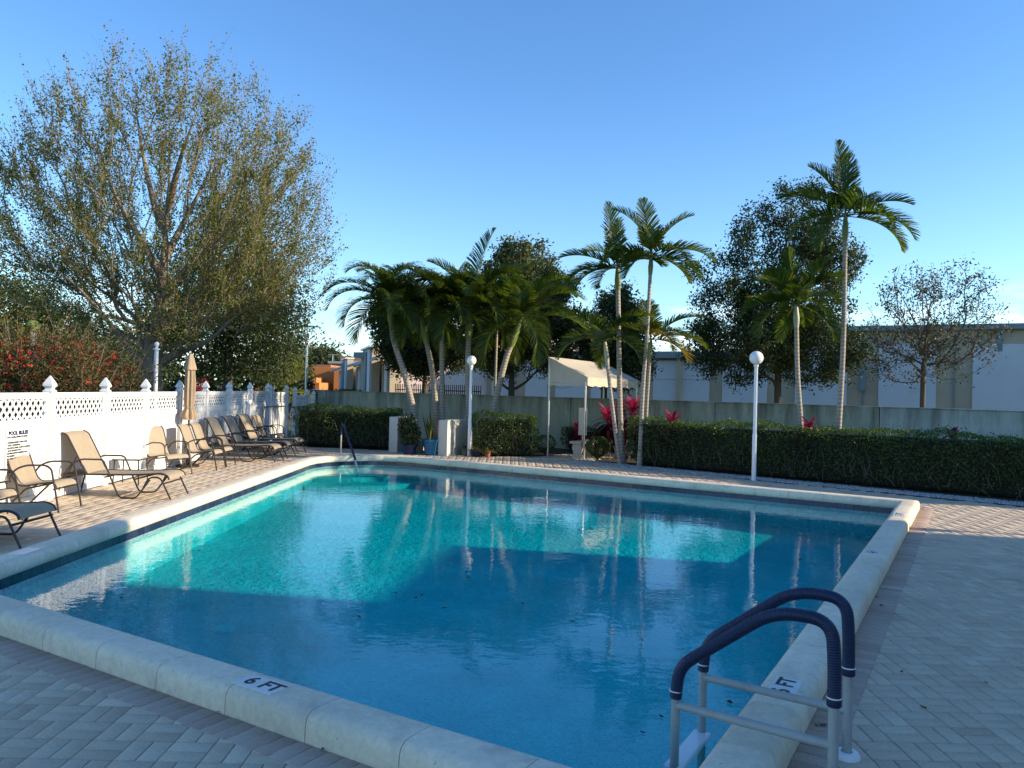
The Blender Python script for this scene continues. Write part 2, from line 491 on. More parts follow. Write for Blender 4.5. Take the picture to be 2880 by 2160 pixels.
# ------------------------------------------------------------------ pool deck of small pavers
FX = lambda Y: -6.2656 - 0.058 * Y                         # fence line
DECK = [(FX(-9), -9), (16, -9), (16, 8.1), (9.0, 13.75), (1.75, 20.35), (3.7, 23.6), (2.5, 24.3), (0.85, 21.95), (-0.9, 21.35), (-3.3, 22.6), (FX(24.2), 23.6)]
deck = empty('pool_deck', (0, 0, 0)); tag(deck, kind='structure')
V, F = star_ring(offset_pool(0.2), DECK, -0.006)
MB().add(V, F).build('joint_bed', M_sand, deck)
def paver_VF(c, ax, L, W, gap=0.003, ch=0.003, z=0.0, dep=0.012):
    ax = np.array([math.cos(ax), math.sin(ax)]); pr = np.array([-ax[1], ax[0]])
    V = []
    for zz, i in ((z - dep, gap), (z - ch, gap), (z, gap + ch)):
        for sx_, sy_ in ((-1, -1), (1, -1), (1, 1), (-1, 1)):
            p = c + ax * sx_ * (L / 2 - i) + pr * sy_ * (W / 2 - i)
            V.append((p[0], p[1], zz))
    F = [(8, 9, 10, 11)] + [(k * 4 + j, k * 4 + (j + 1) % 4, k * 4 + 4 + (j + 1) % 4, k * 4 + 4 + j) for k in range(2) for j in range(4)]
    return V, F
pav = []                                                   # (centre, axis angle, length, width, material, z)
CELL = 0.208
xs = np.arange(-7.8, 14.6, CELL); ys = np.arange(2.2 - 9 * CELL, 24.6, CELL)
bd_in = offset_pool(0.30 + 0.10)
rp = np.random.RandomState(3)
cells = np.array([(x, y) for x in xs for y in ys])
ok = inside(cells, DECK) & ~inside(cells, bd_in)
DROT = rad(-3.0)
for (x, y) in cells[ok]:
    i, j = int(round((x + 7.8) / CELL)), int(round((y - 2.2) / CELL))
    u, v, k = proj((x, y, 0))
    if k < 0.25 or not (-2600 < u < 5600): continue
    hor = (i + j) % 2 == 0
    for s_ in (-1, 1):
        c = np.array([x + (0 if hor else s_ * CELL / 4), y + (s_ * CELL / 4 if hor else 0)])
        pav.append((c, 0 if hor else PI / 2, CELL, CELL / 2, 0, rp.uniform(-.0007, .0007)))
# soldier course round the coping
for i in range(len(POOL)):
    p, q = POOL[i], POOL[(i + 1) % len(POOL)]
    m0, m1 = MIT[i], MIT[(i + 1) % len(POOL)]
    a, b = p + m0 * 0.405, q + m1 * 0.405
    L_ = np.linalg.norm(b - a); n_ = max(1, int(round(L_ / 0.104)))
    d, nn = edge_n(p, q)
    for k in range(n_):
        c = a + (b - a) * (k + .5) / n_
        u, v, kk = proj((c[0], c[1], 0))
        if kk < 0.25: continue
        pav.append((c, math.atan2(nn[1], nn[0]), 0.206, L_ / n_, 1, 0.0025 + rp.uniform(-.0005, .0005)))
def pav_area(t):
    V, F = paver_VF(t[0], t[1], t[2], t[3]); pts = [proj(V[k])[:2] for k in (8, 9, 10, 11)]
    if not any(0 < p[0] < 2880 and 0 < p[1] < 2160 for p in pts): return 0
    return abs(sum(pts[k - 1][0] * pts[k][1] - pts[k][0] * pts[k - 1][1] for k in range(4))) / 2
ar = np.array([pav_area(t) for t in pav]); order = np.argsort(-ar)
big = set(order[:300].tolist())
rest = ([], [], [], [])
bulk = {0: [[], [], []], 1: [[], [], []]}
for k, t in enumerate(pav):
    V, F = paver_VF(t[0], t[1], t[2], t[3], z=t[5])
    val = rp.uniform()
    if k in big:
        c3 = np.array([t[0][0], t[0][1], 0])
        o = link('paver', np_mesh('paver', np.array(V) - c3, np.array(F), M_sold if t[4] else M_pav, [val] * 12), deck)
        o.location = c3
    else:
        b = bulk[t[4]]; n0 = len(b[0])
        b[0] += V; b[1] += [tuple(i + n0 for i in f) for f in F]; b[2] += [val] * 12
for key, nm, mt in ((0, 'basketweave_pavers', M_pav), (1, 'border_pavers', M_sold)):
    b = bulk[key]
    tag(link(nm, np_mesh(nm, np.array(b[0]), np.array(b[1]), mt, b[2]), deck), kind='stuff')

# ------------------------------------------------------------------ swimming pool: basin, coping stones, waterline tiles, markers
pool = empty('swimming_pool', (0, 0, 0), label='raised-edge blue swimming pool with pale coping stones', cat='pool')
WATER_Z = -0.075
wall_top, wall_off = 0.02, 0.045
zf = lambda p: -0.50 - 0.16 * max(0, min(1, (17 - p[1]) / 11.0))
inn = offset_pool(wall_off)
n = len(inn)
V = [(p[0], p[1], wall_top) for p in inn] + [(p[0], p[1], zf(p)) for p in inn]
F = [((i + 1) % n, i, n + i, n + (i + 1) % n) for i in range(n)] + [tuple(range(n, 2 * n))]
MB().add(V, F).build('basin', M_plaster, pool)
# coping: mortar core and separate stones
CPROF = [(0.055, -0.004), (0.03, 0.012), (0.008, 0.045), (0.0, 0.075), (0.004, 0.105), (0.018, 0.13), (0.042, 0.146), (0.08, 0.152), (0.225, 0.154), (0.262, 0.148), (0.288, 0.130), (0.300, 0.10), (0.302, 0.05), (0.302, -0.012)]
def cop_pt(i, t, s_, L_, joint):
    """point on edge i: t 0..1 along, s_ outward"""
    p, q = POOL[i], POOL[(i + 1) % len(POOL)]
    d, nn = edge_n(p, q)
    a = p + MIT[i] * s_; b = q + MIT[(i + 1) % len(POOL)] * s_
    if t <= 0: r = a
    elif t >= 1: r = b
    else: r = p + d * L_ * t + nn * s_
    return r
def sweep(i, t0, t1, L_, shrink, inset):
    V = []; k = len(CPROF); d = edge_n(POOL[i], POOL[(i + 1) % len(POOL)])[0]
    for t, sg in ((t0, 1), (t1, -1)):
        for s_, z in CPROF:
            s2 = 0.15 + (s_ - 0.15) * (1 - inset / 0.15); z2 = 0.07 + (z - 0.07) * (1 - inset / 0.08)
            r = cop_pt(i, t, s2, L_, 0) + d * sg * shrink
            V.append((r[0], r[1], z2))
    F = [tuple(range(k))[::-1], tuple(range(k, 2 * k))] + [(j, (j + 1) % k, k + (j + 1) % k, k + j) for j in range(k)]
    return V, F
core = MB(); rs = np.random.RandomState(11)
for i in range(len(POOL)):
    p, q = POOL[i], POOL[(i + 1) % len(POOL)]
    L_ = np.linalg.norm(q - p); ns = max(1, int(round(L_ / 0.607)))
    V, F = sweep(i, 0, 1, L_, 0, 0.006); core.add(V, F)
    arc = i >= 3 and L_ < 1.0
    for k in range(ns):
        if arc and k == 0 and ns == 1: sh = 0.002
        else: sh = 0.0028
        V, F = sweep(i, k / ns, (k + 1) / ns, L_, sh, 0.0)
        MB().add(V, F, rs.uniform()).build('coping_stone', M_cop, pool, smooth=True)
core.build('mortar_core', M_mort, pool)
# dark tiles at the waterline
for i in range(len(POOL)):
    if i == 0 or i == 1: continue                          # near and right sides face away from the picture
    p, q = inn[i], inn[(i + 1) % n]
    L_ = np.linalg.norm(q - p); nt_ = max(1, int(round(L_ / 0.153))); d, nn = edge_n(p, q)
    for k in range(nt_):
        c = p + d * L_ * (k + .5) / nt_ - nn * 0.004
        MB().box((0, 0, 0), (L_ / nt_ - 0.005, 0.010, 0.092), rotz(math.atan2(d[1], d[0])), rs.uniform(), 0.002).build('waterline_tile', M_tile, pool).location = (c[0], c[1], -0.042)
# rounded corner steps under water
for k, (r, z) in enumerate(((2.3, -0.40), (1.75, -0.30), (1.2, -0.20))):
    cen = offset_pool(0.02)
    ang0 = math.atan2(*(PC - PD)[::-1]); ang1 = -PI / 2
    pts = [PD + np.array([math.cos(a), math.sin(a)]) * r * 1.35 for a in np.linspace(ang1, ang0, 17)]
    m = MB().prism([tuple(PD + np.array([-.02, .02]))] + [tuple(p) for p in pts], -0.7, z)
    m.build('step', M_plaster, pool)
# depth markers on the coping
def marker(c, right, inward, chars, w=0.152):
    """row of small white tiles, right = reading direction"""
    right = np.array(right); inward = np.array(inward)
    for k, ch in enumerate(chars):
        p = c + right * (k - (len(chars) - 1) / 2) * (w + .004)
        M = frame((p[0], p[1], 0.1538), (*right, 0), (*inward, 0))
        t = link('marker_tile', MB().box((0, 0, 0), (w, w, 0.006), None, .5, .0015).mesh('marker_tile', M_marker), pool)
        t.matrix_local = M
        if ch == 'NODIVE':
            ring = MB().tube([(0.052 * math.cos(a), 0.052 * math.sin(a), 0) for a in np.linspace(0, 2 * PI, 24, endpoint=False)], 0.007, 4, closed=True)
            ring.tube([(-0.037, 0.037, 0), (0.037, -0.037, 0)], 0.006, 4)
            ring.V = [(x, y, 0.0035 + z * .15) for x, y, z in ring.V]
            ring.build('no_diving_ring', M_red, t)
            MB().tube([(-0.03, -0.022, 0.0036), (-0.005, 0.0, 0.0036), (0.028, 0.012, 0.0036)], [.007, .007, .004], 4).build('diver_symbol', M_black, t)
        elif ch:
            text(ch, 0.135, M_black, t, Matrix.Translation((0, 0, 0.0034)), bold=0.004)
dn, nn0 = edge_n(PA, PB)
def on_line(u, v, z=0.155): return at(u, v, z)[:2]
marker(on_line(735, 1924), dn, -nn0, ['6', 'FT'])
dr, nr = edge_n(PB, PC)
marker(on_line(2206, 1932), dr, -nr, ['6', 'FT'])
marker(on_line(2453, 1553.5), -dr * -1, -nr, ['NODIVE'])
marker(on_line(2529, 1447), dr, -nr, ['5', 'FT'])
dl, nl = edge_n(POOL[-1], PA)
marker(np.array([-4.655, 7.55]), dl, -nl, ['', ''])
# pool light / drain cover on the floor
dp = at(628, 1771, -0.63)
m = MB().lathe((dp[0], dp[1], -0.64), [(0.0, 0.0), (0.12, 0.0), (0.12, 0.02), (0.09, 0.035), (0.0, 0.036)], 20)
m.build('drain_cover', M_marker, pool)

# water: a rippled sheet that mirrors at a glance and lets the light down to the floor
NOVOL = False
def water_material():
    m, N, L, P = _mat('pool_water')
    N.remove(P)
    out = N['Material Output']
    tcn = N.new('ShaderNodeTexCoord')
    mp1 = N.new('ShaderNodeMapping'); mp1.inputs['Scale'].default_value = (1.0, 1.35, 1); mp1.inputs['Rotation'].default_value = (0, 0, 0.2)
    n1 = N.new('ShaderNodeTexNoise'); n1.inputs['Scale'].default_value = 5.5; n1.inputs['Detail'].default_value = 3; n1.inputs['Roughness'].default_value = 0.55
    n2 = N.new('ShaderNodeTexNoise'); n2.inputs['Scale'].default_value = 0.9; n2.inputs['Detail'].default_value = 2
    L.new(tcn.outputs['Object'], mp1.inputs['Vector']); L.new(mp1.outputs[0], n1.inputs['Vector']); L.new(tcn.outputs['Object'], n2.inputs['Vector'])
    ml = N.new('ShaderNodeMath'); ml.operation = 'MULTIPLY_ADD'; ml.inputs[1].default_value = 2.6
    L.new(n2.outputs[0], ml.inputs[0]); L.new(n1.outputs[0], ml.inputs[2])
    b = N.new('ShaderNodeBump'); b.inputs['Strength'].default_value = 1.0; b.inputs['Distance'].default_value = 0.0019
    L.new(ml.outputs[0], b.inputs['Height'])
    geo = N.new('ShaderNodeNewGeometry')
    dt = N.new('ShaderNodeVectorMath'); dt.operation = 'DOT_PRODUCT'; L.new(geo.outputs['Incoming'], dt.inputs[0]); L.new(b.outputs[0], dt.inputs[1])
    ab1 = N.new('ShaderNodeMath'); ab1.operation = 'ABSOLUTE'; L.new(dt.outputs['Value'], ab1.inputs[0])
    om = N.new('ShaderNodeMath'); om.operation = 'SUBTRACT'; om.inputs[0].default_value = 1.0; om.use_clamp = True; L.new(ab1.outputs[0], om.inputs[1])
    pw = N.new('ShaderNodeMath'); pw.operation = 'POWER'; pw.inputs[1].default_value = 5.0; L.new(om.outputs[0], pw.inputs[0])
    fr = N.new('ShaderNodeMath'); fr.operation = 'MULTIPLY_ADD'; fr.inputs[1].default_value = 0.98; fr.inputs[2].default_value = 0.02; L.new(pw.outputs[0], fr.inputs[0])
    gl = N.new('ShaderNodeBsdfGlossy'); gl.inputs['Roughness'].default_value = 0.015; L.new(b.outputs[0], gl.inputs['Normal'])
    tr = N.new('ShaderNodeBsdfTransparent')
    mx = N.new('ShaderNodeMixShader')
    L.new(fr.outputs[0], mx.inputs[0]); L.new(tr.outputs[0], mx.inputs[1]); L.new(gl.outputs[0], mx.inputs[2])
    L.new(mx.outputs[0], out.inputs['Surface'])
    ab = N.new('ShaderNodeVolumeAbsorption'); ab.inputs['Color'].default_value = (0.0, 0.905, 0.94, 1); ab.inputs['Density'].default_value = 1.35
    if not NOVOL: L.new(ab.outputs[0], out.inputs['Volume'])
    return m
wp = offset_pool(0.06)
m = MB().prism([tuple(p) for p in wp], -1.9, WATER_Z)
tag(m.build('water', water_material()), kind='structure')

# ------------------------------------------------------------------ planting bed, gravel, boundary wall
m = MB().prism([(FX(24.2), 23.65), (-3.3, 22.65), (-0.9, 21.4), (0.8, 22.0), (2.45, 24.35), (3.75, 23.65), (1.8, 20.4), (9.05, 13.8), (16, 8.2), (24, 8.2), (24, 11.3), (-6.4, 30.4), (FX(28), 30.6)], -0.055, -0.008)
tag(m.build('planting_bed', M_mulch), kind='structure')
gb = empty('gravel_strip', (0, 0, 0)); tag(gb, 'strip of pale pebbles along the foot of the long hedge', 'gravel', kind='stuff')
M_peb = varmat('pebbles', [(0, (0.30, 0.28, 0.25)), (0.5, (0.45, 0.43, 0.40)), (1, (0.66, 0.64, 0.60))], grain=0.1, bump=0)
g0, g1 = np.array([1.65, 20.42]), np.array([12.5, 11.0]); gd, gn = edge_n(g0, g1); gL = np.linalg.norm(g1 - g0)
V = []; F = []; val = []; rg = np.random.RandomState(5)
oct_ = np.array([(1, 0, 0), (0, 1, 0), (-1, 0, 0), (0, -1, 0), (0, 0, 1), (0.5, 0.5, .75), (-.5, -.5, .75)])
ot = [(0, 1, 4), (1, 2, 4), (2, 3, 4), (3, 0, 4)]
for k in range(9000):
    c = g0 + gd * rg.uniform(0, gL) - gn * rg.uniform(0.0, 0.62) ** 1.0
    r = rg.uniform(.010, .030); a = rg.uniform(0, PI)
    Rm = np.array([[math.cos(a), -math.sin(a)], [math.sin(a), math.cos(a)]])
    q = oct_[:5].copy(); q[:, :2] = (q[:, :2] * [1, rg.uniform(.55, .9)]) @ Rm.T * r * rg.uniform(.85, 1.15, (5, 1)); q[:, 2] *= r * .9
    b = len(V); V += [(c[0] + x, c[1] + y, -0.006 + z) for x, y, z in q]; F += [tuple(i + b for i in f) for f in ot]; val += [rg.uniform()] * 5
link('pebbles', np_mesh('pebbles', np.array(V), np.array(F), M_peb, val), gb)

def wall_material(name, col, algae):
    m, N, L, P = _mat(name)
    n1 = _noise(N, L, 2.2, 7, 0.65); r = _ramp(N, [(0.3, tuple(c * .86 for c in col)), (0.7, col)])
    L.new(n1.outputs[0], r.inputs[0])
    n2 = _noise(N, L, 2.6, 7, 0.7, stretch=(1, 1, 0.16))
    geo = N.new('ShaderNodeTexCoord'); sp = N.new('ShaderNodeSeparateXYZ'); L.new(geo.outputs['Object'], sp.inputs[0])
    mr = N.new('ShaderNodeMapRange'); mr.inputs['From Min'].default_value = 0.4; mr.inputs['From Max'].default_value = 1.6; mr.inputs['To Min'].default_value = -0.10; mr.inputs['To Max'].default_value = 0.16
    L.new(sp.outputs['Z'], mr.inputs[0])
    ad = N.new('ShaderNodeMath'); ad.operation = 'ADD'; L.new(n2.outputs[0], ad.inputs[0]); L.new(mr.outputs[0], ad.inputs[1])
    st = _ramp(N, [(0.50, (0, 0, 0)), (0.80, (1, 1, 1))]); L.new(ad.outputs[0], st.inputs[0])
    mx = N.new('ShaderNodeMix'); mx.data_type = 'RGBA'; mx.inputs['B'].default_value = (*algae, 1)
    L.new(st.outputs[0], mx.inputs['Factor']); L.new(r.outputs[0], mx.inputs['A']); L.new(mx.outputs['Result'], P.inputs['Base Color'])
    P.inputs['Roughness'].default_value = 0.9
    b = N.new('ShaderNodeBump'); b.inputs['Strength'].default_value = 0.5; b.inputs['Distance'].default_value = 0.008
    n3 = _noise(N, L, 25, 5, 0.7); L.new(n3.outputs[0], b.inputs['Height']); L.new(b.outputs[0], P.inputs['Normal'])
    return m
WY = lambda X: 26.3 - 0.631 * X
def boundary_wall(x0, x1, mat, label, piers):
    root = empty('boundary_wall', (x0, WY(x0), 0), label=label, cat='wall')
    a, b = np.array([x0, WY(x0)]), np.array([x1, WY(x1)]); L_ = np.linalg.norm(b - a); ang = math.atan2(*(b - a)[::-1])
    root.rotation_euler = (0, 0, ang)
    MB().box((L_ / 2, 0.1, 0.79), (L_, 0.2, 1.66), None, .5, .01).build('panel', mat, root)
    MB().box((L_ / 2, 0.1, 1.635), (L_ + .02, 0.24, 0.03), None, .5, .006).build('cap', mat, root)
    for t in piers:
        MB().box((L_ * t, 0.09, 0.80), (0.34, 0.27, 1.70), None, .5, .012).build('pilaster', mat, root)
boundary_wall(-7.75, 9.55, wall_material('wall_green', (0.41, 0.425, 0.31), (0.13, 0.14, 0.09)), 'long grey-green stained garden wall behind the hedges and palms', [0.015, .29, .55, .78, .985])
boundary_wall(9.57, 15.8, wall_material('wall_blue', (0.52, 0.56, 0.48), (0.19, 0.21, 0.17)), 'pale blue-green wall section at the right, stained along its top', [0.6])

# ================================================================== WHITE VINYL FENCE
def finial(m, c, w):
    h = w / 2
    lv = [(h * 1.12, 0.0), (h * 1.12, 0.022), (h * .78, 0.040), (h * .72, 0.062), (h * 1.16, 0.095), (h * 1.10, 0.125), (h * .72, 0.175), (h * .30, 0.225), (0.004, 0.25)]
    V = []; F = []
    for r, z in lv:
        V += [(c[0] - r, c[1] - r, c[2] + z), (c[0] + r, c[1] - r, c[2] + z), (c[0] + r, c[1] + r, c[2] + z), (c[0] - r, c[1] + r, c[2] + z)]
    for k in range(len(lv) - 1):
        for j in range(4): F.append((k * 4 + j, k * 4 + (j + 1) % 4, k * 4 + 4 + (j + 1) % 4, k * 4 + 4 + j))
    return m.add(V, F)
def lattice(L_, z0, z1, step=0.142, w=0.040):
    """crossed diagonal slats inside a rectangle along x"""
    m = MB()
    H_ = z1 - z0
    for sg, dy in ((1, -0.004), (-1, 0.004)):
        x = -H_
        while x < L_ + H_:
            # centre line from (x, z0) to (x + sg*H, z1), clipped to 0..L
            a, b = x, x + sg * H_ * 0.92
            t0, t1 = 0.0, 1.0
            dx = b - a
            for lim, lo in ((0.0, True), (L_, False)):
                tt = (lim - a) / dx
                if (dx > 0) == lo: t0 = max(t0, tt)
                else: t1 = min(t1, tt)
            if t1 - t0 > 0.03:
                p = np.array([a + dx * t0, z0 + H_ * t0]); q = np.array([a + dx * t1, z0 + H_ * t1])
                d = (q - p) / np.linalg.norm(q - p); nn = np.array([-d[1], d[0]]) * w / 2
                P4 = [p + nn, p - nn, q - nn, q + nn]
                V = [(c[0], dy - .003, c[1]) for c in P4] + [(c[0], dy + .003, c[1]) for c in P4]
                m.add(V, [(0, 1, 2, 3), (7, 6, 5, 4), (0, 4, 5, 1), (1, 5, 6, 2), (2, 6, 7, 3), (3, 7, 4, 0)])
            x += step
    return m
def vinyl_fence(ys, drops, label, first_bay_x=None):
    root = empty('vinyl_fence', (FX(ys[0]), ys[0], 0), label=label, cat='fence')
    o0 = np.array([FX(ys[0]), ys[0], 0]); ang = math.atan2(1, -0.058)
    root.rotation_euler = (0, 0, ang)
    dist = [math.hypot(FX(y) - o0[0], y - o0[1]) for y in ys]
    for k, d in enumerate(dist):
        dz = -drops[k]
        p = MB().box((d, 0, (1.63 + dz) / 2 - .02), (0.125, 0.125, 1.63 + dz + .04), None, .5, .006).build('post', M_vinyl, root)
        finial(MB(), (d, 0, 1.625 + dz), 0.125).build('finial', M_vinyl, p)
        if k == len(dist) - 1: break
        a, b = d + .0625, dist[k + 1] - .0625; L_ = b - a; dz = -max(drops[k], drops[k + 1]) if drops[k] != drops[k + 1] else dz
        mid = (a + b) / 2
        MB().box((mid, 0, 1.575 + dz), (L_, 0.05, 0.092), None, .5, .004).build('top_rail', M_vinyl, root)
        MB().box((mid, 0, 1.19 + dz), (L_, 0.055, 0.10), None, .5, .004).build('middle_rail', M_vinyl, root)
        MB().box((mid, 0, 0.075), (L_, 0.05, 0.11), None, .5, .004).build('bottom_rail', M_vinyl, root)
        for xx in (a + .028, b - .028):
            MB().box((xx, 0, 1.385 + dz), (0.056, 0.034, 0.287), None, .5, .003).build('lattice_stile', M_vinyl, root)
        lt = lattice(L_ - .112, 1.241 + dz, 1.528 + dz)
        lt.V = [(x + a + .056, y, z) for x, y, z in lt.V]
        lt.build('lattice', M_vinyl, root)
        nb = int(round(L_ / 0.155)); wb = L_ / nb
        for j in range(nb):
            MB().box((a + wb * (j + .5), 0.002 * (j % 2), (0.13 + 1.14 + dz) / 2), (wb - .009, 0.022, 1.01 + dz), None, .5, .006).build('board', M_vinyl, root)
    return root, o0, ang
fy = [8.05, 9.9, 11.74, 13.55, 15.25, 17.05, 18.75, 20.6, 22.6, 24.6]
fence, f_o, f_ang = vinyl_fence(fy, [0] * 10, 'tall white vinyl fence with lattice top behind the lounge chairs')
vinyl_fence([24.95, 27.2], [0.04, 0.04], 'short white fence bay beyond the chairs, just before the gap')
vinyl_fence([28.5, 30.6, 32.0], [0.10, 0.17, 0.24], 'lower white lattice fence stepping down beyond the gap')
FN = np.array([math.cos(f_ang - PI / 2), math.sin(f_ang - PI / 2)])     # fence normal towards the pool
FD = np.array([math.cos(f_ang), math.sin(f_ang)])

# sign on the fence
def fence_at(u, v, off=0.0):
    """place on the fence plane seen at a pixel of the photograph"""
    d = ray(u, v); o = np.array([FX(0), 0.0]) + FN * off
    t = ((o[0]) * FN[0] + o[1] * FN[1]) / (d[0] * FN[0] + d[1] * FN[1])
    return np.array([0, 0, CAM_H]) + d * t
c0, c1 = fence_at(12, 1200), fence_at(80, 1198)
sw = np.linalg.norm((c1 - c0)[:2]); sc = (c0 + c1) / 2
z_top, z_bot = 1.125, 0.475
sign = empty('pool_rules_sign', (sc[0] + FN[0] * .022, sc[1] + FN[1] * .022, (z_top + z_bot) / 2), f_ang, label='white pool rules sign with blue lettering on the fence', cat='sign')
sh = z_top - z_bot
Ms = lambda x, z: frame((x, -0.0075, z), (1, 0, 0), (0, 0, 1))
MB().box((0, 0, 0), (sw, 0.006, sh), None, .5, .002).build('panel', M_white, sign)
brd = MB()
for x, z, w_, h_ in ((0, sh / 2 - .012, sw - .016, .006), (0, -sh / 2 + .012, sw - .016, .006), (-sw / 2 + .011, 0, .006, sh - .03), (sw / 2 - .011, 0, .006, sh - .03)):
    brd.box((x, -.0035, z), (w_, .002, h_))
brd.build('border', M_black, sign)
text('POOL RULES', 0.074, M_navy, sign, Ms(0, sh / 2 - .065), bold=0.004, sx=sw * .8 / .42)
y0 = sh / 2 - .118
for k, (s_, x) in enumerate((('POOL HOURS, SUNRISE TO SUNSET', None), ('', 0), ('\u2022CHILDREN UNDER 12 MUST HAVE', 0), ('  ADULT SUPERVISION', 0), ('\u2022NO FOOD, DRINK, GLASS OR ANIMALS', 0), ('  IN OR AROUND POOL', 0), ('\u2022SHOWER BEFORE ENTERING POOL', 0), ('\u2022NO DIAPERS', 0), ('\u2022NO LIFEGUARD ON DUTY', 0), ('\u2022SWIM AT YOUR OWN RISK', 0), ('\u2022BATHING LOAD 19', 0))):
    if s_: text(s_, 0.034, M_black, sign, Ms(-sw / 2 + .03, y0 - k * .037), align='LEFT', sx=sw * .86 / .55, bold=.0012)
text('NO DIVING', 0.085, M_navy, sign, Ms(0, -sh / 2 + .065), bold=0.003, sx=sw * .86 / .47)

# ================================================================== CHAIRS, LOUNGERS, TABLES
TR = 0.0135
def sheet(m, path, w, t=0.004, sag=0.012):
    """cloth along a path of (x, z) with width w across y"""
    P = smooth_path([(x, 0, z) for x, z in path], 5); k = len(P); ny = 5
    V = []
    for i, p in enumerate(P):
        a = P[max(i - 1, 0)]; b = P[min(i + 1, k - 1)]; d = (b - a) / np.linalg.norm(b - a); nn = np.array([-d[2], 0, d[0]])
        for s_ in (0, 1):
            for j in range(ny):
                y = (j / (ny - 1) - .5) * w
                q = p + nn * (s_ * t - sag * (1 - (2 * y / w) ** 2))
                V.append((q[0], y, q[2]))
    F = []
    for i in range(k - 1):
        for j in range(ny - 1):
            a = i * 2 * ny + j; b = (i + 1) * 2 * ny + j
            F.append((a, a + 1, b + 1, b)); F.append((a + ny, b + ny, b + ny + 1, a + ny + 1))
        for j in (0, ny - 1):
            a = i * 2 * ny + j; b = (i + 1) * 2 * ny + j
            F.append((a, b, b + ny, a + ny) if j == 0 else (a, a + ny, b + ny, b))
    return m.add(V, F)
def make_chair():
    root = empty('sling_chair')
    w = 0.27
    rail = [(0.345, 0.335), (0.315, 0.385), (0.25, 0.405), (0.05, 0.375), (-0.10, 0.355), (-0.19, 0.39), (-0.25, 0.50), (-0.36, 0.80), (-0.40, 0.885), (-0.455, 0.925)]
    sheet(MB(), rail, 2 * w - .012).build('sling', M_sling, root, smooth=True)
    for s_ in (-1, 1):
        y = s_ * w
        MB().tube(smooth_path([(x, y, z) for x, z in rail], 5), TR, 8).build('sling_rail', M_bronze, root, smooth=True)
        ya = s_ * (w + .028)
        arm = fillet([(0.335, ya, 0.34), (0.285, ya, 0.60), (0.20, ya, 0.645), (-0.06, ya, 0.64), (-0.20, ya, 0.58), (-0.275, ya, 0.47), (-0.255, ya, 0.40)], 0.11, 5)
        MB().tube(arm, TR, 8).build('armrest', M_bronze, root, smooth=True)
        MB().tube(fillet([(0.335, ya, 0.345), (0.345, ya, 0.30), (0.40, ya, 0.0)], .03), TR, 8).build('leg', M_bronze, root, smooth=True)
        MB().tube(fillet([(0.10, ya, 0.36), (-0.05, ya, 0.32), (-0.36, ya, 0.0)], .05), TR, 8).build('leg', M_bronze, root, smooth=True)
    for x, z in ((0.325, 0.315), (0.03, 0.335), (-0.35, 0.014)):
        MB().tube([(x, -w - .03, z), (x, w + .03, z)], TR * .95, 8).build('crossbar', M_bronze, root, smooth=True)
    return root
def make_chaise():
    root = empty('chaise_lounge')
    w = 0.325
    bed = [(0.985, 0.305), (0.955, 0.36), (0.86, 0.395), (0.70, 0.385), (0.40, 0.37), (0.0, 0.365), (-0.30, 0.365)]
    back = [(-0.26, 0.36), (-0.30, 0.40), (-0.40, 0.60), (-0.555, 0.90), (-0.60, 0.965), (-0.67, 1.0)]
    sheet(MB(), bed, 2 * w - .012, sag=.018).build('seat_sling', M_sling, root, smooth=True)
    sheet(MB(), back, 2 * w - .012, sag=.014).build('back_sling', M_sling, root, smooth=True)
    for s_ in (-1, 1):
        y = s_ * w; ya = s_ * (w + .03)
        MB().tube(smooth_path([(x, y, z) for x, z in bed], 4), TR * 1.1, 8).build('seat_rail', M_bronze, root, smooth=True)
        MB().tube(smooth_path([(x, y, z) for x, z in back], 4), TR * 1.1, 8).build('back_rail', M_bronze, root, smooth=True)
        arm = fillet([(-0.62, ya, 0.33), (-0.50, ya, 0.52), (-0.36, ya, 0.60), (-0.02, ya, 0.60), (0.03, ya, 0.50), (0.24, ya, 0.014), (0.50, ya, 0.014), (0.70, ya, 0.30)], 0.07, 5)
        MB().tube(arm, TR, 8).build('armrest', M_bronze, root, smooth=True)
        MB().tube(fillet([(0.60, ya, 0.16), (0.68, ya, 0.335), (0.86, ya, 0.345), (1.03, ya, 0.0)], .07), TR, 8).build('leg', M_bronze, root, smooth=True)
        MB().tube(fillet([(-0.30, ya, 0.36), (-0.62, ya, 0.345), (-0.70, ya, 0.0)], .06), TR, 8).build('leg', M_bronze, root, smooth=True)
        # toothed bracket that holds the back up
        br = MB(); prof = [(-0.30, 0.40), (-0.34, 0.455), (-0.36, 0.42), (-0.40, 0.455), (-0.42, 0.42), (-0.46, 0.45), (-0.50, 0.40), (-0.66, 0.375), (-0.66, 0.352), (-0.30, 0.352)]
        br.slab(prof, 0.006, Matrix.Translation((0, s_ * (w - .03), 0))); br.build('back_bracket', M_bronze, root)
        MB().tube([(-0.44, s_ * (w - .03), 0.66), (-0.56, s_ * (w - .03), 0.395)], TR * .7, 6).build('back_prop', M_bronze, root)
    for x, z in ((0.925, 0.25), (0.46, 0.30), (-0.64, 0.30), (0.02, 0.33)):
        MB().tube([(x, -w - .03, z), (x, w + .03, z)], TR, 8).build('crossbar', M_bronze, root, smooth=True)
    return root
CH = make_chair(); CL = make_chaise(); used = {}
def place(proto, xy, deg, label, group, cat):
    if id(proto) not in used: o = proto; used[id(proto)] = 1
    else: o = copy_tree(proto)
    o.location = (xy[0], xy[1], 0); o.rotation_euler = (0, 0, rad(deg))
    return tag(o, label, cat, group)
GC, GL = 'sling chairs along the fence', 'chaise lounges along the fence'
place(CH, (-6.55, 10.95), 2, 'tan sling chair in front of the pool rules sign', GC, 'chair')
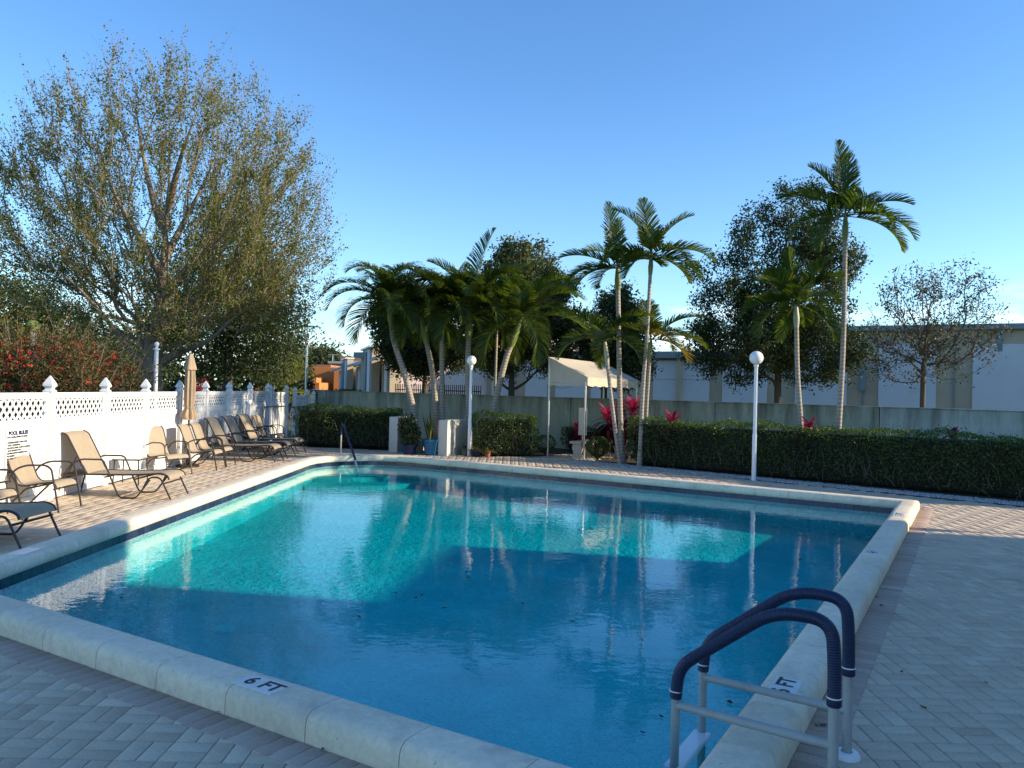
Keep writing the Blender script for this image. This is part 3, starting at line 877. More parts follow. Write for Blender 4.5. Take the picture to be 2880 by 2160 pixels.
place(CH, (-6.62, 9.72), 4, 'tan sling chair cut by the left edge, arm and seat showing', GC, 'chair')
place(CL, (-6.28, 12.42), 2, 'chaise lounge with raised back standing alone between two sling chairs', GL, 'chaise lounge')
place(CL, (-6.22, 8.72), -1, 'chaise lounge nearest the camera, only its foot end showing', GL, 'chaise lounge')
place(CH, (-6.80, 15.42), -24, 'lone tan sling chair turned towards the camera beside the small table', GC, 'chair')
place(CH, (-6.53, 16.58), 3, 'sling chair directly in front of the closed umbrella', GC, 'chair')
place(CH, (-6.60, 17.36), 2, 'sling chair between the umbrella chair and the first of three loungers', GC, 'chair')
place(CL, (-6.53, 18.62), 1, 'nearest of the three chaise lounges in a row past the umbrella', GL, 'chaise lounge')
place(CL, (-6.56, 19.78), 0, 'middle one of the three chaise lounges in a row', GL, 'chaise lounge')
place(CL, (-6.62, 21.02), -1, 'farthest of the three chaise lounges, closest to the clipped hedge', GL, 'chaise lounge')
place(CH, (-7.0, 21.75), -4, 'sling chair behind the farthest lounger, left of its neighbour', GC, 'chair')
place(CH, (-6.98, 22.62), -3, 'sling chair in the corner beside the hedge end', GC, 'chair')

M_glass = flat('frosted_glass', (0.55, 0.58, 0.52), 0.15, var=0.05)
def side_table(xy, rz, label):
    root = empty('side_table', (xy[0], xy[1], 0), rz, label=label, cat='table', group='small side tables')
    MB().box((0, 0, 0.452), (0.44, 0.44, 0.008), None, .5, .002).build('glass_top', M_glass, root)
    fr = MB()
    for a, b in (((-.23, -.23), (.23, -.23)), ((.23, -.23), (.23, .23)), ((.23, .23), (-.23, .23)), ((-.23, .23), (-.23, -.23))):
        fr.tube([(*a, .445), (*b, .445)], .013, 6)
    fr.build('rim', M_bronze, root)
    for sx_ in (-1, 1):
        for sy_ in (-1, 1):
            MB().tube([(sx_ * .2, sy_ * .2, .44), (sx_ * .215, sy_ * .215, 0)], .012, 6).build('leg', M_bronze, root)
side_table((-6.72, 13.85), .1, 'small glass-topped side table between the lounger and the lone chair')
side_table((-6.92, 10.25), .05, 'small glass-topped table half hidden behind the nearest chairs')

# closed patio umbrella
M_umb = flat('umbrella_canvas', (0.36, 0.26, 0.165), 0.85, var=0.12, scale=4)
uc = np.array([-6.98, 16.92])
umb = empty('patio_umbrella', (uc[0], uc[1], 0), label='closed brown patio umbrella standing at the fence', cat='umbrella')
MB().tube([(0, 0, 0.02), (0, 0, 2.40)], 0.02, 10).build('pole', M_bronze, umb, smooth=True)
MB().lathe((0, 0, 0), [(0.24, 0), (0.24, .03), (0.20, .055), (.045, .07), (.04, .30), (.0, .30)], 24).build('base', M_bronze, umb, smooth=True)
pl = lambda a, k: 1 + 0.20 * math.cos(8 * a + k * .10) * (1 if k > 0 else 0) + 0.05 * math.sin(3 * a + k)
m = MB().lathe((0, 0, 0), [(0.125, 1.02), (0.15, 1.09), (0.135, 1.18), (0.085, 1.27), (0.098, 1.38), (0.105, 1.60), (0.10, 1.85), (0.085, 2.10), (0.07, 2.25)], 48, fn=pl)
m.build('folded_canopy', M_umb, umb, smooth=True)
m = MB().lathe((0, 0, 0), [(0.125, 2.10), (0.115, 2.16), (0.075, 2.32), (0.04, 2.43), (0.02, 2.45)], 32, fn=lambda a, k: 1 + .12 * math.cos(4 * a))
m.build('top_vent', M_umb, umb, smooth=True)
MB().tube([(.10 * math.cos(a), .10 * math.sin(a), 1.28) for a in np.linspace(0, 2 * PI, 20, endpoint=False)], .008, 6, closed=True).build('tie_strap', M_umb, umb)

# things hung on the fence near the hedge
lr = fence_at(704, 1155, .06)
ring = empty('life_ring', (lr[0], lr[1], lr[2]), f_ang, label='white life ring hanging on the fence above the far chairs', cat='life ring')
MB().tube([(.27 * math.cos(a), 0, .27 * math.sin(a)) for a in np.linspace(0, 2 * PI, 28, endpoint=False)], .055, 10, closed=True).build('float', M_white, ring, smooth=True)
MB().tube([(.33 * math.cos(a), 0.0, .33 * math.sin(a) - .01) for a in np.linspace(0, 2 * PI, 28, endpoint=False)], .008, 6, closed=True).build('rope', M_marker, ring)
hp = fence_at(745, 1144, .05); hq = fence_at(800, 1142, .05)
pole = empty('rescue_pole', tuple(hp), label='long dark rescue pole held level on the fence beside the life ring', cat='pole')
d = hq - hp
MB().tube([(0, 0, 0), tuple(d)], .02, 8).build('shaft', M_bronze, pole)
MB().tube(smooth_path([(0, 0, 0), (.03, -.12, -.02), (.05, -.26, -.10), (.06, -.32, -.26), (.05, -.24, -.36)], 4), .014, 6).build('hook', M_bronze, pole)

# ================================================================== HANDRAILS
M_sleeve = None
def sleeve_material():
    m, N, L, P = _mat('blue_grip_sleeve')
    P.inputs['Roughness'].default_value = 0.5
    n = _noise(N, L, 9, 4, .6); r = _ramp(N, [(0.3, (0.003, 0.009, 0.040)), (0.7, (0.005, 0.015, 0.060))]); L.new(n.outputs[0], r.inputs[0]); L.new(r.outputs[0], P.inputs['Base Color'])
    return m
M_sleeve = sleeve_material()
M_pvc = flat('pvc_grey', (0.37, 0.37, 0.35), 0.4, var=0.06, scale=8, dirt=((0.30, 0.29, 0.25), 9))
def ribbed(path, r, pitch=0.012, amp=0.0012, n=14):
    """ribbed hose along a path"""
    P = [np.array(p) for p in path]
    L_ = [0]
    for a, b in zip(P, P[1:]): L_.append(L_[-1] + np.linalg.norm(b - a))
    k = int(L_[-1] / (pitch / 2)); T = np.linspace(0, L_[-1], k)
    Q = np.stack([np.interp(T, L_, [p[c] for p in P]) for c in range(3)], 1)
    R_ = [r + (amp if i % 2 else -amp) for i in range(k)]
    return MB().tube(Q, R_, n)
lad = empty('pool_ladder', (0, 0, 0), label='grey pipe pool ladder with blue ribbed grips at the near right corner', cat='ladder')
back2 = at(2381, 2129, 0); front2 = at(1973.5, 2053, WATER_Z)
front1 = at(1890.5, 2144.5, WATER_Z)
sep = front2[:2] - front1[:2]; sep = dr * np.linalg.norm(sep)
axis = front2[:2] - back2[:2]
for k in range(2):
    b2 = back2[:2] - sep * k; f2 = front2[:2] - sep * k
    P = lambda t, z: (b2[0] + axis[0] * t, b2[1] + axis[1] * t, z)
    MB().tube([P(0, 0), P(0, 0.56)], .0235, 14).build('deck_post', M_pvc, lad, smooth=True)
    MB().tube([P(1, -0.6), P(1, 0.30)], .0235, 14).build('water_post', M_pvc, lad, smooth=True)
    MB().tube([P(0, 0.235), P(1, 0.225)], .0215, 14).build('brace', M_pvc, lad, smooth=True)
    arch = fillet([P(0, 0.44), P(0, 0.80), P(0.30, 0.795), P(1.0, 0.42), P(1.0, 0.265)], 0.24, 10)
    arch = fillet([P(0, 0.42), P(0, 0.60), P(0.02, 0.80), P(0.36, 0.80), P(0.98, 0.425), P(1.0, 0.26)], 0.19, 8)
    g = ribbed(arch, 0.0305).build('grip', M_sleeve, lad, smooth=True)
    MB().lathe(P(0, 0.415), [(.031, 0), (.033, .004), (.033, .04), (.031, .045)], 16).build('cuff', M_sleeve, g, smooth=True)
    MB().lathe(P(0, 0.452), [(.0335, 0), (.0345, .003), (.0335, .006)], 16).build('cable_tie', M_white, g)
    MB().lathe(P(1, 0.295), [(.0335, 0), (.0345, .003), (.0335, .006)], 16).build('cable_tie', M_white, g)
    MB().lathe(P(0, 0.0), [(.066, 0), (.066, .012), (.055, .028), (.028, .03), (.028, .0)], 24).build('flange', M_white, lad, smooth=True)
for z in (-0.10, -0.36):
    c = (front2[:2] + front2[:2] - sep) / 2
    MB().box((c[0], c[1], z), (np.linalg.norm(sep) + .03, .10, .035), rotz(math.atan2(sep[1], sep[0])), .5, .008).build('tread', M_white, lad)
# far handrail at the steps
hb = at(958, 1277.5, 0); hw = at(1003, 1312, WATER_Z)
hr = empty('handrail', (hb[0], hb[1], 0), label='single pool handrail with blue sleeve at the far corner steps', cat='handrail')
dx, dy = hw[0] - hb[0], hw[1] - hb[1]
MB().tube([(0, 0, 0), (0, 0, .58)], .024, 12).build('post', M_metal, hr, smooth=True)
path = fillet([(0, 0, .52), (0, 0, .80), (dx * .16, dy * .16, .80), (dx * .93, dy * .93, .06)], .14, 8)
MB().tube(path, .03, 12).build('grip', M_sleeve, hr, smooth=True)
MB().tube([(dx * .92, dy * .92, .07), (dx, dy, WATER_Z), (dx * 1.10, dy * 1.10, -.35)], .024, 12).build('water_post', M_metal, hr, smooth=True)

# ================================================================== LAMPS
M_globe, N_, L_n, P_ = _mat('opal_globe')
P_.inputs['Base Color'].default_value = (0.82, 0.80, 0.76, 1); P_.inputs['Roughness'].default_value = 0.25
P_.inputs['Subsurface Weight'].default_value = 0.25; P_.inputs['Subsurface Radius'].default_value = (.1, .1, .1)
def lamp(xy, z, label, r=0.118):
    root = empty('lamp_post', (xy[0], xy[1], 0), label=label, cat='lamp post', group='white globe lamp posts')
    MB().lathe((0, 0, 0), [(.048, 0), (.048, 1.0), (.040, 1.02), (.038, z - 2 * r - .06), (.05, z - 2 * r - .05), (.055, z - 2 * r)], 16).build('pole', M_white, root, smooth=True)
    prof = [(max(.004, r * math.sin(a)), z - r - r * math.cos(a)) for a in np.linspace(.25, PI, 16)]
    MB().lathe((0, 0, 0), prof, 24).build('globe', M_globe, root, smooth=True)
pL = at(1319, 1282, 0); pR = at(2119.7, 1351, 0)
lamp(pL[:2], 2.76, 'white lamp post with globe beside the low plant piers', .135)
lamp(pR[:2], 2.82, 'white lamp post with globe standing in front of the long hedge', .15)
lamp((13.4, 9.75), 2.75, 'unseen white globe lamp post added at the right to cast a shadow stripe', .14)  # added out of view so its pole throws a shadow stripe on the deck
tp = atY(437, 1100, 19.5)
t_ = empty('white_post', (tp[0], tp[1], 0), label='plain white post with a ball finial behind the fence', cat='post')
MB().tube([(0, 0, 0), (0, 0, 2.62)], .05, 12).build('shaft', M_white, t_, smooth=True)
MB().lathe((0, 0, 2.62), [(.085, 0), (.085, .03), (.03, .045), (.03, .07), (.055, .11), (.06, .15), (.04, .19), (.005, .205)], 16).build('ball_finial', M_white, t_, smooth=True)

# ================================================================== VEGETATION
M_bark = flat('bark', (0.22, 0.17, 0.12), 0.9, var=0.35, scale=5, bump=0.8, bscale=22, stretch=(1, 1, .3))
M_barkd = flat('bark_dark', (0.085, 0.068, 0.052), 0.9, var=0.35, scale=6, bump=0.8, bscale=25, stretch=(1, 1, .3))
M_leaf_sparse = leafmat('leaf_sparse', [(0, (0.065, 0.080, 0.016)), (0.4, (0.12, 0.135, 0.026)), (0.8, (0.185, 0.175, 0.036)), (1.0, (0.24, 0.18, 0.06))], 0.38)
M_leaf_dark = leafmat('leaf_dark', [(0, (0.027, 0.041, 0.015)), (0.5, (0.042, 0.060, 0.021)), (1.0, (0.083, 0.105, 0.036))], 0.25)
M_leaf_mid = leafmat('leaf_mid', [(0, (0.033, 0.045, 0.015)), (0.5, (0.068, 0.083, 0.027)), (1.0, (0.135, 0.143, 0.045))], 0.3)
M_leaf_brown = leafmat('leaf_greygreen', [(0, (0.035, 0.036, 0.022)), (0.5, (0.06, 0.06, 0.034)), (1.0, (0.095, 0.085, 0.048))], 0.3, (1.3, 1.25, .7))
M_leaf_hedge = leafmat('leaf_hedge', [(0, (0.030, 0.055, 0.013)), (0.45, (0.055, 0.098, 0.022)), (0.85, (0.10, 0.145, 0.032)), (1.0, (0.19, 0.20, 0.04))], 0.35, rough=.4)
M_twig = flat('twig', (0.16, 0.125, 0.09), 0.9, var=.3)
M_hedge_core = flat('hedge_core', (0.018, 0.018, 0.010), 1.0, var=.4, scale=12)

def grow(base, guides, tips, r_base, r_tip, rng, lift=0.15, seg=0.5, taper=0.45, anchors=0.55, hub=None):
    """skeleton: guide limbs first, then a branch to each tip from the nearest suitable node"""
    pos = [np.array(base, float)]; par = [-1]; chains = []
    def add_chain(start, pts):
        ch = [start]; p = start
        for q in pts:
            pos.append(np.array(q, float)); par.append(p); p = len(pos) - 1; ch.append(p)
        chains.append(ch)
    for g in guides:
        P = smooth_path(g, 5)
        if len(pos) == 1: add_chain(0, P[1:])
        else:
            A = np.array(pos); j = int(np.argmin(np.linalg.norm(A - np.array(P[0]), axis=1)))
            add_chain(j, P[1:])
    ng = len(pos)
    tips = sorted([np.array(t) for t in tips], key=lambda t: np.linalg.norm(t - np.array(base)))
    for t in tips:
        A = np.array(pos); dv = t - A; d = np.linalg.norm(dv, axis=1)
        up = dv[:, 2] / np.maximum(d, 1e-6)
        cost = d * (1.35 - anchors * up)
        if hub is not None:
            rdv = t - hub; rdv = rdv / max(np.linalg.norm(rdv), 1e-6)
            al = (dv @ rdv) / np.maximum(d, 1e-6)
            cost = d * (1.45 - 1.0 * al - .2 * up) + .02
        cost[0] = 1e9
        j = int(np.argmin(cost)); L_ = d[j]
        if L_ < 0.05: continue
        pd = pos[j] - pos[par[j]] if par[j] >= 0 else np.array([0, 0, 1.0]); pd = pd / max(np.linalg.norm(pd), 1e-6)
        P1 = pos[j] + pd * L_ * .25 + dv[j] * .28 + np.array([0, 0, lift * L_]) + rng.normal(size=3) * L_ * .05
        k = max(2, int(L_ / seg))
        add_chain(j, [(1 - s_) ** 2 * pos[j] + 2 * s_ * (1 - s_) * P1 + s_ * s_ * t for s_ in np.linspace(0, 1, k + 1)[1:]])
    n = len(pos); cnt = np.zeros(n); kids = np.zeros(n, int)
    for i in range(1, n): kids[par[i]] += 1
    for i in range(n - 1, 0, -1):
        if kids[i] == 0: cnt[i] += 1
        cnt[par[i]] += cnt[i]
    R_ = r_tip * np.maximum(cnt, 1) ** taper
    R_ *= 1.0 + 0 * R_
    R_ = np.minimum(R_, r_base) if R_[0] <= r_base else r_tip + (R_ - r_tip) * (r_base - r_tip) / (R_[0] - r_tip)
    return np.array(pos), np.array(par), chains, R_
def skin(pos, chains, R_):
    m = MB()
    for ch in chains:
        r = [R_[i] for i in ch]
        r[0] = min(r[0], r[1] * 1.25)
        nn = 9 if max(r) > .08 else (5 if max(r) > .02 else 3)
        m.tube([pos[i] for i in ch], r, nn, caps=False)
    return m
def in_ellipsoids(ells, n, rng, shell=0.5):
    out = []
    w = np.array([e[1][0] * e[1][1] * e[1][2] for e in ells], float); w /= w.sum()
    for k in rng.choice(len(ells), n, p=w):
        c, r = ells[k]
        d = rng.normal(size=3); d /= np.linalg.norm(d)
        out.append(np.array(c) + d * np.array(r) * rng.uniform(shell ** 3, 1) ** (1 / 3))
    return out
def tree(name, label, base, guides, ells, ntip, leafmat_, nleaf, lsize, bark, r_base, r_tip=0.006, seed=1, spread=0.22, shell=.45, lift=.15, group=None, whisk=0, asp=.5, cat='tree', seg=.5, back=.6, hub=None):
    rng = np.random.RandomState(seed)
    root = empty(name, tuple(base), label=label, cat=cat, group=group)
    tips = in_ellipsoids(ells, ntip, rng, shell)
    pos, par, chains, R_ = grow(base, guides, tips, r_base, r_tip, rng, lift, seg, hub=hub)
    for q, ch in enumerate(chains[:len(guides)]):          # keep the main limbs stout
        for w_, i in enumerate(ch[1:]): R_[i] = max(R_[i], r_base * (.9 if q == 0 else .36) * (1 - .97 * w_ / len(ch)) ** 1.7)
    m = skin(pos, chains, R_)
    C = []; 
    tc_ = chains[len(guides):]
    if whisk:
        for ch in tc_:
            for q in range(whisk):
                i = ch[rng.randint(max(0, len(ch) // 3), len(ch))]
                d = np.array([rng.normal() * .4, rng.normal() * .4, .8]); d /= np.linalg.norm(d)
                o = pos[i]; away = o - (hub if hub is not None else np.array(ells[0][0])); d = d + .8 * away / max(np.linalg.norm(away), 1e-3); d /= np.linalg.norm(d)
                Lw = rng.uniform(.4, 1.15)
                P = [o, o + d * Lw * .5 + rng.normal(size=3) * .04, o + d * Lw + rng.normal(size=3) * .06]
                m.tube(P, [.006, .004, .002], 3, caps=False)
                for s_ in rng.uniform(.15, 1, max(1, nleaf // (whisk * 2))):
                    C.append(o + d * Lw * s_ + rng.normal(size=3) * .05)
    m.build('branches', bark, root, smooth=True, off=base)
    for ch in tc_:
        k0 = int(len(ch) * (1 - back))
        pts = np.array([pos[i] for i in ch[max(0, k0):]])
        idx = rng.randint(0, len(pts), nleaf)
        C += list(pts[idx] + rng.normal(size=(nleaf, 3)) * spread)
    C = np.array(C)
    v = np.clip(rng.normal(.5, .22, len(C)), 0, 1)
    leaf_obj('crown', C, leafmat_, root, lsize, asp, .4, v, off=base, rng=rng)
    return root

# far line of trees closing the view beyond the street
rd = np.random.RandomState(15)
tl = empty('distant_trees', (0, 0, 0)); tag(tl, 'dark far line of trees beyond the street', 'trees', kind='stuff')
C = []
for k in range(70):
    c = atY(rd.uniform(-250, 850), 1085, rd.uniform(66, 84)); r = rd.uniform(1.6, 3.0); zc = rd.uniform(1.0, 5.2)
    C.append(rand_dirs(260, rd) * rd.uniform(.55, 1, (260, 1)) * r + np.array([c[0], c[1], zc]))
C = np.concatenate(C); C = C[C[:, 2] > 0]
leaf_obj('foliage', C, M_leaf_dark, tl, (.35, .7), .6, .4, rng=rd)
# ---- the big half-bare shade tree behind the fence
BY = 24.0
P_ = lambda u, v, dy=0.0: atY(u, v, BY + dy)
base = P_(432, 1085); base[2] = -.05
g = [[base, P_(430, 1000), P_(440, 930), P_(452, 840), P_(458, 740), P_(470, 600), P_(478, 420), P_(470, 260)],
     [P_(420, 1040), P_(370, 985, -.3), P_(300, 900, -.8), P_(215, 805, -1.4), P_(120, 730, -2), P_(20, 640, -2.5)],
     [P_(425, 1020), P_(395, 960, .3), P_(385, 900, .8), P_(330, 850, 1.2), P_(230, 770, 1.8), P_(120, 640, 2.4), P_(70, 520, 2.6)],
     [P_(450, 1020, .2), P_(520, 985, -.2), P_(590, 955, -.5), P_(650, 900, -.8), P_(720, 850, -1.0), P_(800, 780, -1.2)],
     [P_(440, 940), P_(500, 870, .4), P_(600, 800, .8), P_(690, 735, 1.2), P_(800, 680, 1.4)],
     [P_(452, 850), P_(520, 760, -.6), P_(600, 690, -1.2), P_(690, 600, -1.6), P_(760, 520, -1.8)],
     [P_(456, 780), P_(400, 680, -.8), P_(330, 560, -1.4), P_(280, 420, -1.8), P_(240, 300, -2)],
     [P_(458, 740), P_(520, 620, .9), P_(590, 480, 1.5), P_(640, 340, 1.8)],
     [P_(462, 660), P_(420, 520, .9), P_(390, 360, 1.4), P_(380, 240, 1.6)],
     [P_(470, 600), P_(510, 440, -.9), P_(560, 300, -1.2)]]
cc = lambda u, v, dy, ru, rv, ry: (P_(u, v, dy), (ru * BY / F_PX, ry, rv * BY / F_PX))
ells = [cc(480, 575, 0, 450, 425, 3.8), cc(130, 640, 0, 230, 290, 3.0), cc(760, 690, 0, 190, 230, 2.6), cc(690, 830, 0, 190, 120, 2.2)]
tree('shade_tree', 'tall wide-spreading half-bare tree behind the white fence', base, g, ells, 1250, M_leaf_sparse, 52, (.06, .105), M_bark, .36, .0095, seed=4, spread=.10, shell=.3, whisk=4, lift=.06, seg=.5, back=.55, hub=P_(450, 960))

def blob_tree(name, label, Y, uc, vbase, crown, seed, ntip=260, nleaf=90, mat=None, lsize=(.07, .14), trunk_r=.16, bark=None, group=None, ell=None, limbs=(), shell=.35, spread=.24, asp=.5, whisk=0, hub=None):
    b = atY(uc, vbase, Y); b[2] = -.06
    Q = lambda u, v, dy=0: atY(u, v, Y + dy)
    g = [[b] + [Q(*p) for p in crown]] + [[Q(*p) for p in l] for l in limbs]
    el = [(Q(u, v, dy), (ru * Y / F_PX, ry, rv * Y / F_PX)) for u, v, dy, ru, rv, ry in ell]
    return tree(name, label, b, g, el, ntip, mat or M_leaf_dark, nleaf, lsize, bark or M_barkd, trunk_r, .007, seed, spread, shell, .08, group, asp=asp, whisk=whisk, hub=None if hub is None else Q(*hub))
GT = 'trees beyond the garden walls'
blob_tree('evergreen_tree', 'dense dark evergreen tree behind the big half-bare tree', 36, 645, 1100, [(640, 1000), (645, 900), (640, 800)], 21, 330, 130, lsize=(.10, .2), group=GT, trunk_r=.3,
          ell=[(640, 880, 0, 220, 165, 4), (560, 930, 0, 140, 130, 3), (740, 960, 0, 130, 110, 3), (650, 700, 1, 170, 150, 3)], spread=.4)
blob_tree('leafy_tree', 'olive green bushy tree at the far left beyond the red bush', 33, 90, 1090, [(90, 1000), (95, 900), (90, 850)], 22, 230, 120, M_leaf_mid, (.09, .18), group=GT,
          ell=[(70, 900, 0, 150, 130, 3.5), (190, 930, 0, 90, 85, 2.5), (-60, 860, 0, 110, 120, 3), (265, 985, 0, 70, 60, 2)], spread=.35)
blob_tree('leafy_tree', 'dark green tree standing behind the left palm cluster', 31, 1195, 1115, [(1196, 1040), (1200, 960), (1205, 860)], 23, 300, 170, lsize=(.09, .17), group=GT,
          ell=[(1160, 930, 0, 115, 120, 2.2), (1290, 920, 0, 120, 130, 2.2), (1110, 880, 0, 80, 90, 1.6), (1230, 990, 0, 130, 60, 1.6)], limbs=[[(1196, 1090), (1240, 1050, .3), (1280, 1000, .5)]], hub=(1200, 1070), spread=.17)
blob_tree('leafy_tree', 'forked green tree between the two palm groups, paler crown top', 27.5, 1440, 1118, [(1438, 1090), (1440, 1040), (1445, 960), (1450, 860), (1455, 760)], 24, 360, 160, M_leaf_mid, (.085, .16), group=GT,
          ell=[(1470, 830, 0, 120, 150, 2.0), (1540, 930, 0, 100, 120, 1.8), (1400, 960, 0, 100, 90, 1.8), (1455, 730, 0, 55, 60, 1.0), (1560, 860, 0, 70, 90, 1.4)],
          limbs=[[(1440, 1100), (1490, 1065, .2), (1530, 1010, .5), (1570, 930, .6)], [(1436, 1100), (1395, 1065, -.2), (1350, 1010, -.5), (1320, 950, -.6)]], hub=(1440, 1080), spread=.16)
blob_tree('leafy_tree', 'small green tree crown just behind the canopy shelter', 27, 1700, 1125, [(1700, 1040), (1705, 950), (1710, 860)], 25, 200, 150, M_leaf_dark, (.08, .15), group=GT,
          ell=[(1720, 960, 0, 95, 130, 1.6), (1770, 1020, 0, 75, 70, 1.3), (1750, 860, 0, 60, 70, 1.2)], hub=(1702, 1080), spread=.16)
blob_tree('leafy_tree', 'tall dark tree with pointed tops behind the right-hand palms', 25, 2190, 1135, [(2188, 1060), (2190, 960), (2195, 840), (2210, 700), (2230, 600)], 26, 620, 130, lsize=(.065, .125), group=GT, trunk_r=.15,
          ell=[(1965, 850, 0, 48, 120, .9), (2035, 790, 0, 45, 110, .8), (2105, 720, 0, 48, 150, .9), (2185, 640, 0, 52, 150, .9), (2265, 640, 0, 70, 160, 1.1), (2335, 720, 0, 75, 150, 1.1), (2080, 970, 0, 150, 105, 1.8), (2290, 960, 0, 150, 120, 1.8), (2190, 890, 0, 130, 130, 1.7)],
          limbs=[[(2188, 1080), (2130, 1040, -.3), (2060, 990, -.5), (2000, 930, -.6)], [(2190, 1010), (2260, 960, .3), (2330, 900, .5)]], spread=.15, shell=.25, hub=(2190, 1020))
blob_tree('sparse_tree', 'thin-leaved small tree in front of the warehouse at the right', 22.5, 2595, 1150, [(2596, 1080), (2600, 1000), (2610, 900), (2620, 820)], 27, 360, 20, M_leaf_brown, (.06, .12), trunk_r=.10, group=GT,
          ell=[(2620, 900, 0, 190, 130, 2.0), (2590, 1000, 0, 180, 85, 1.9), (2700, 960, 0, 150, 70, 1.6), (2630, 810, 0, 160, 80, 1.6)],
          limbs=[[(2596, 1050), (2540, 1000, -.3), (2490, 960, -.5)], [(2598, 1030), (2680, 1010, .2), (2760, 1000, .4)], [(2602, 980), (2680, 920, .3), (2770, 870, .5)], [(2602, 960), (2560, 880, -.3), (2510, 780, -.5)]], spread=.11, shell=.2, asp=.42, hub=(2598, 1020))
blob_tree('bare_tree', 'pale half-bare small tree in front of the orange building', 55, 800, 1098, [(800, 1075), (805, 1050)], 28, 90, 45, M_leaf_sparse, (.12, .26), bark=M_bark, group=GT, ell=[(800, 1040, 0, 60, 40, 3)], spread=.4)
blob_tree('leafy_tree', 'distant dark treetop rising behind the orange building', 130, 905, 1070, [(905, 1050), (905, 1030)], 29, 120, 90, lsize=(.4, .8), group=GT, ell=[(900, 1030, 0, 50, 32, 6)], spread=1.2)
blob_tree('leafy_tree', 'dark tree mass seen far left behind the red bush', 60, 330, 1095, [(330, 1060), (330, 1020)], 30, 150, 90, lsize=(.2, .4), group=GT, ell=[(320, 1030, 0, 150, 60, 5)], spread=.6)

blob_tree('leafy_tree', 'slender unseen tree added at the right to dapple the fence', 15.4, 3520, 1300, [(3540, 800), (3560, 400), (3570, 100)], 33, 120, 60, M_leaf_mid, (.08, .16), group=GT, ell=[(3570, 0, 0, 300, 320, 2.2), (3500, -250, 0, 200, 200, 1.6)], spread=.25)  # unseen tree put in to throw dappled shade on the fence
# ---- red-flowering shrub behind the fence
rb = np.random.RandomState(31)
sb = atY(170, 1100, 17.5); sb[2] = -.06
el = [(atY(u, v, 17.5 + dy), (ru * 17.5 / F_PX, ry, rv * 17.5 / F_PX)) for u, v, dy, ru, rv, ry in ((60, 1060, 0, 130, 120, 1.2), (190, 1070, 0, 120, 125, 1.2), (290, 1090, 0, 100, 105, 1.1), (-60, 1070, 0, 110, 110, 1.2))]
shrub = tree('flowering_shrub', 'wild shrub dotted with red flowers behind the white fence', sb, [[sb, sb + np.array([-.1, 0, .5]), sb + np.array([.0, 0, 1.2])], [sb + np.array([0, 0, .2]), sb + np.array([-1.0, .1, .8])], [sb + np.array([0, 0, .2]), sb + np.array([.9, .1, .8])]], el, 520, leafmat('leaf_shrub', [(0, (0.04, 0.05, 0.018)), (.5, (0.09, 0.10, 0.03)), (.75, (.16, .10, .035)), (1, (0.30, 0.10, 0.035))], .35), 38, (.04, .09), M_bark, .05, .005, 31, .12, .4, .1, cat='shrub', whisk=1)
fl = np.array(in_ellipsoids(el, 950, rb, .75)); fl = fl[fl[:, 2] > 1.4]
fc = np.repeat(fl, 6, 0) + rb.normal(size=(len(fl) * 6, 3)) * .022
leaf_obj('flowers', fc, leafmat('petal_red', [(0, (.50, .03, .02)), (1, (.66, .08, .04))], .3, (1.2, 1, 1)), shrub, (.03, .055), .8, .2, off=sb, rng=rb)['kind'] = 'stuff'

# ---- palms
M_palm_leaf = leafmat('palm_leaf', [(0, (0.028, 0.050, 0.012)), (.5, (0.056, 0.090, 0.019)), (.85, (0.109, 0.139, 0.028)), (1, (0.248, 0.217, 0.031))], .5, (1.9, 1.75, .45), .38)
M_palm_yel = leafmat('palm_leaf_yellow', [(0, (0.09, 0.10, 0.015)), (1, (0.30, 0.22, 0.03))], .4, (1.4, 1.2, .5), .4)
def palm_trunk_mat(name, c0, c1):
    m, N, L, P = _mat(name)
    t = N.new('ShaderNodeTexCoord'); w = N.new('ShaderNodeTexWave'); w.wave_type = 'BANDS'; w.bands_direction = 'Z'
    w.inputs['Scale'].default_value = 3.6; w.inputs['Distortion'].default_value = 3.0; w.inputs['Detail'].default_value = 2
    L.new(t.outputs['Object'], w.inputs['Vector']); r = _ramp(N, [(0.02, c1), (0.22, c0), (1.0, tuple(c * 1.06 for c in c0))]); L.new(w.outputs['Fac'], r.inputs[0])
    n = _noise(N, L, 14, 6, .7); mx = N.new('ShaderNodeMix'); mx.data_type = 'RGBA'; mx.blend_type = 'MULTIPLY'; mx.inputs['Factor'].default_value = .5
    L.new(r.outputs[0], mx.inputs['A']); L.new(n.outputs[0], mx.inputs['B']); L.new(mx.outputs['Result'], P.inputs['Base Color'])
    P.inputs['Roughness'].default_value = .85
    b = N.new('ShaderNodeBump'); b.inputs['Strength'].default_value = .4; b.inputs['Distance'].default_value = .01; L.new(w.outputs['Fac'], b.inputs['Height']); L.new(b.outputs[0], P.inputs['Normal'])
    return m
M_ptrunk = palm_trunk_mat('palm_trunk', (0.46, 0.40, 0.32), (0.29, 0.245, 0.19))
M_shaft_g = flat('crownshaft_green', (0.20, 0.24, 0.07), .4, var=.15)
M_shaft_w = flat('crownshaft_pale', (0.38, 0.38, 0.28), .5, var=.12)
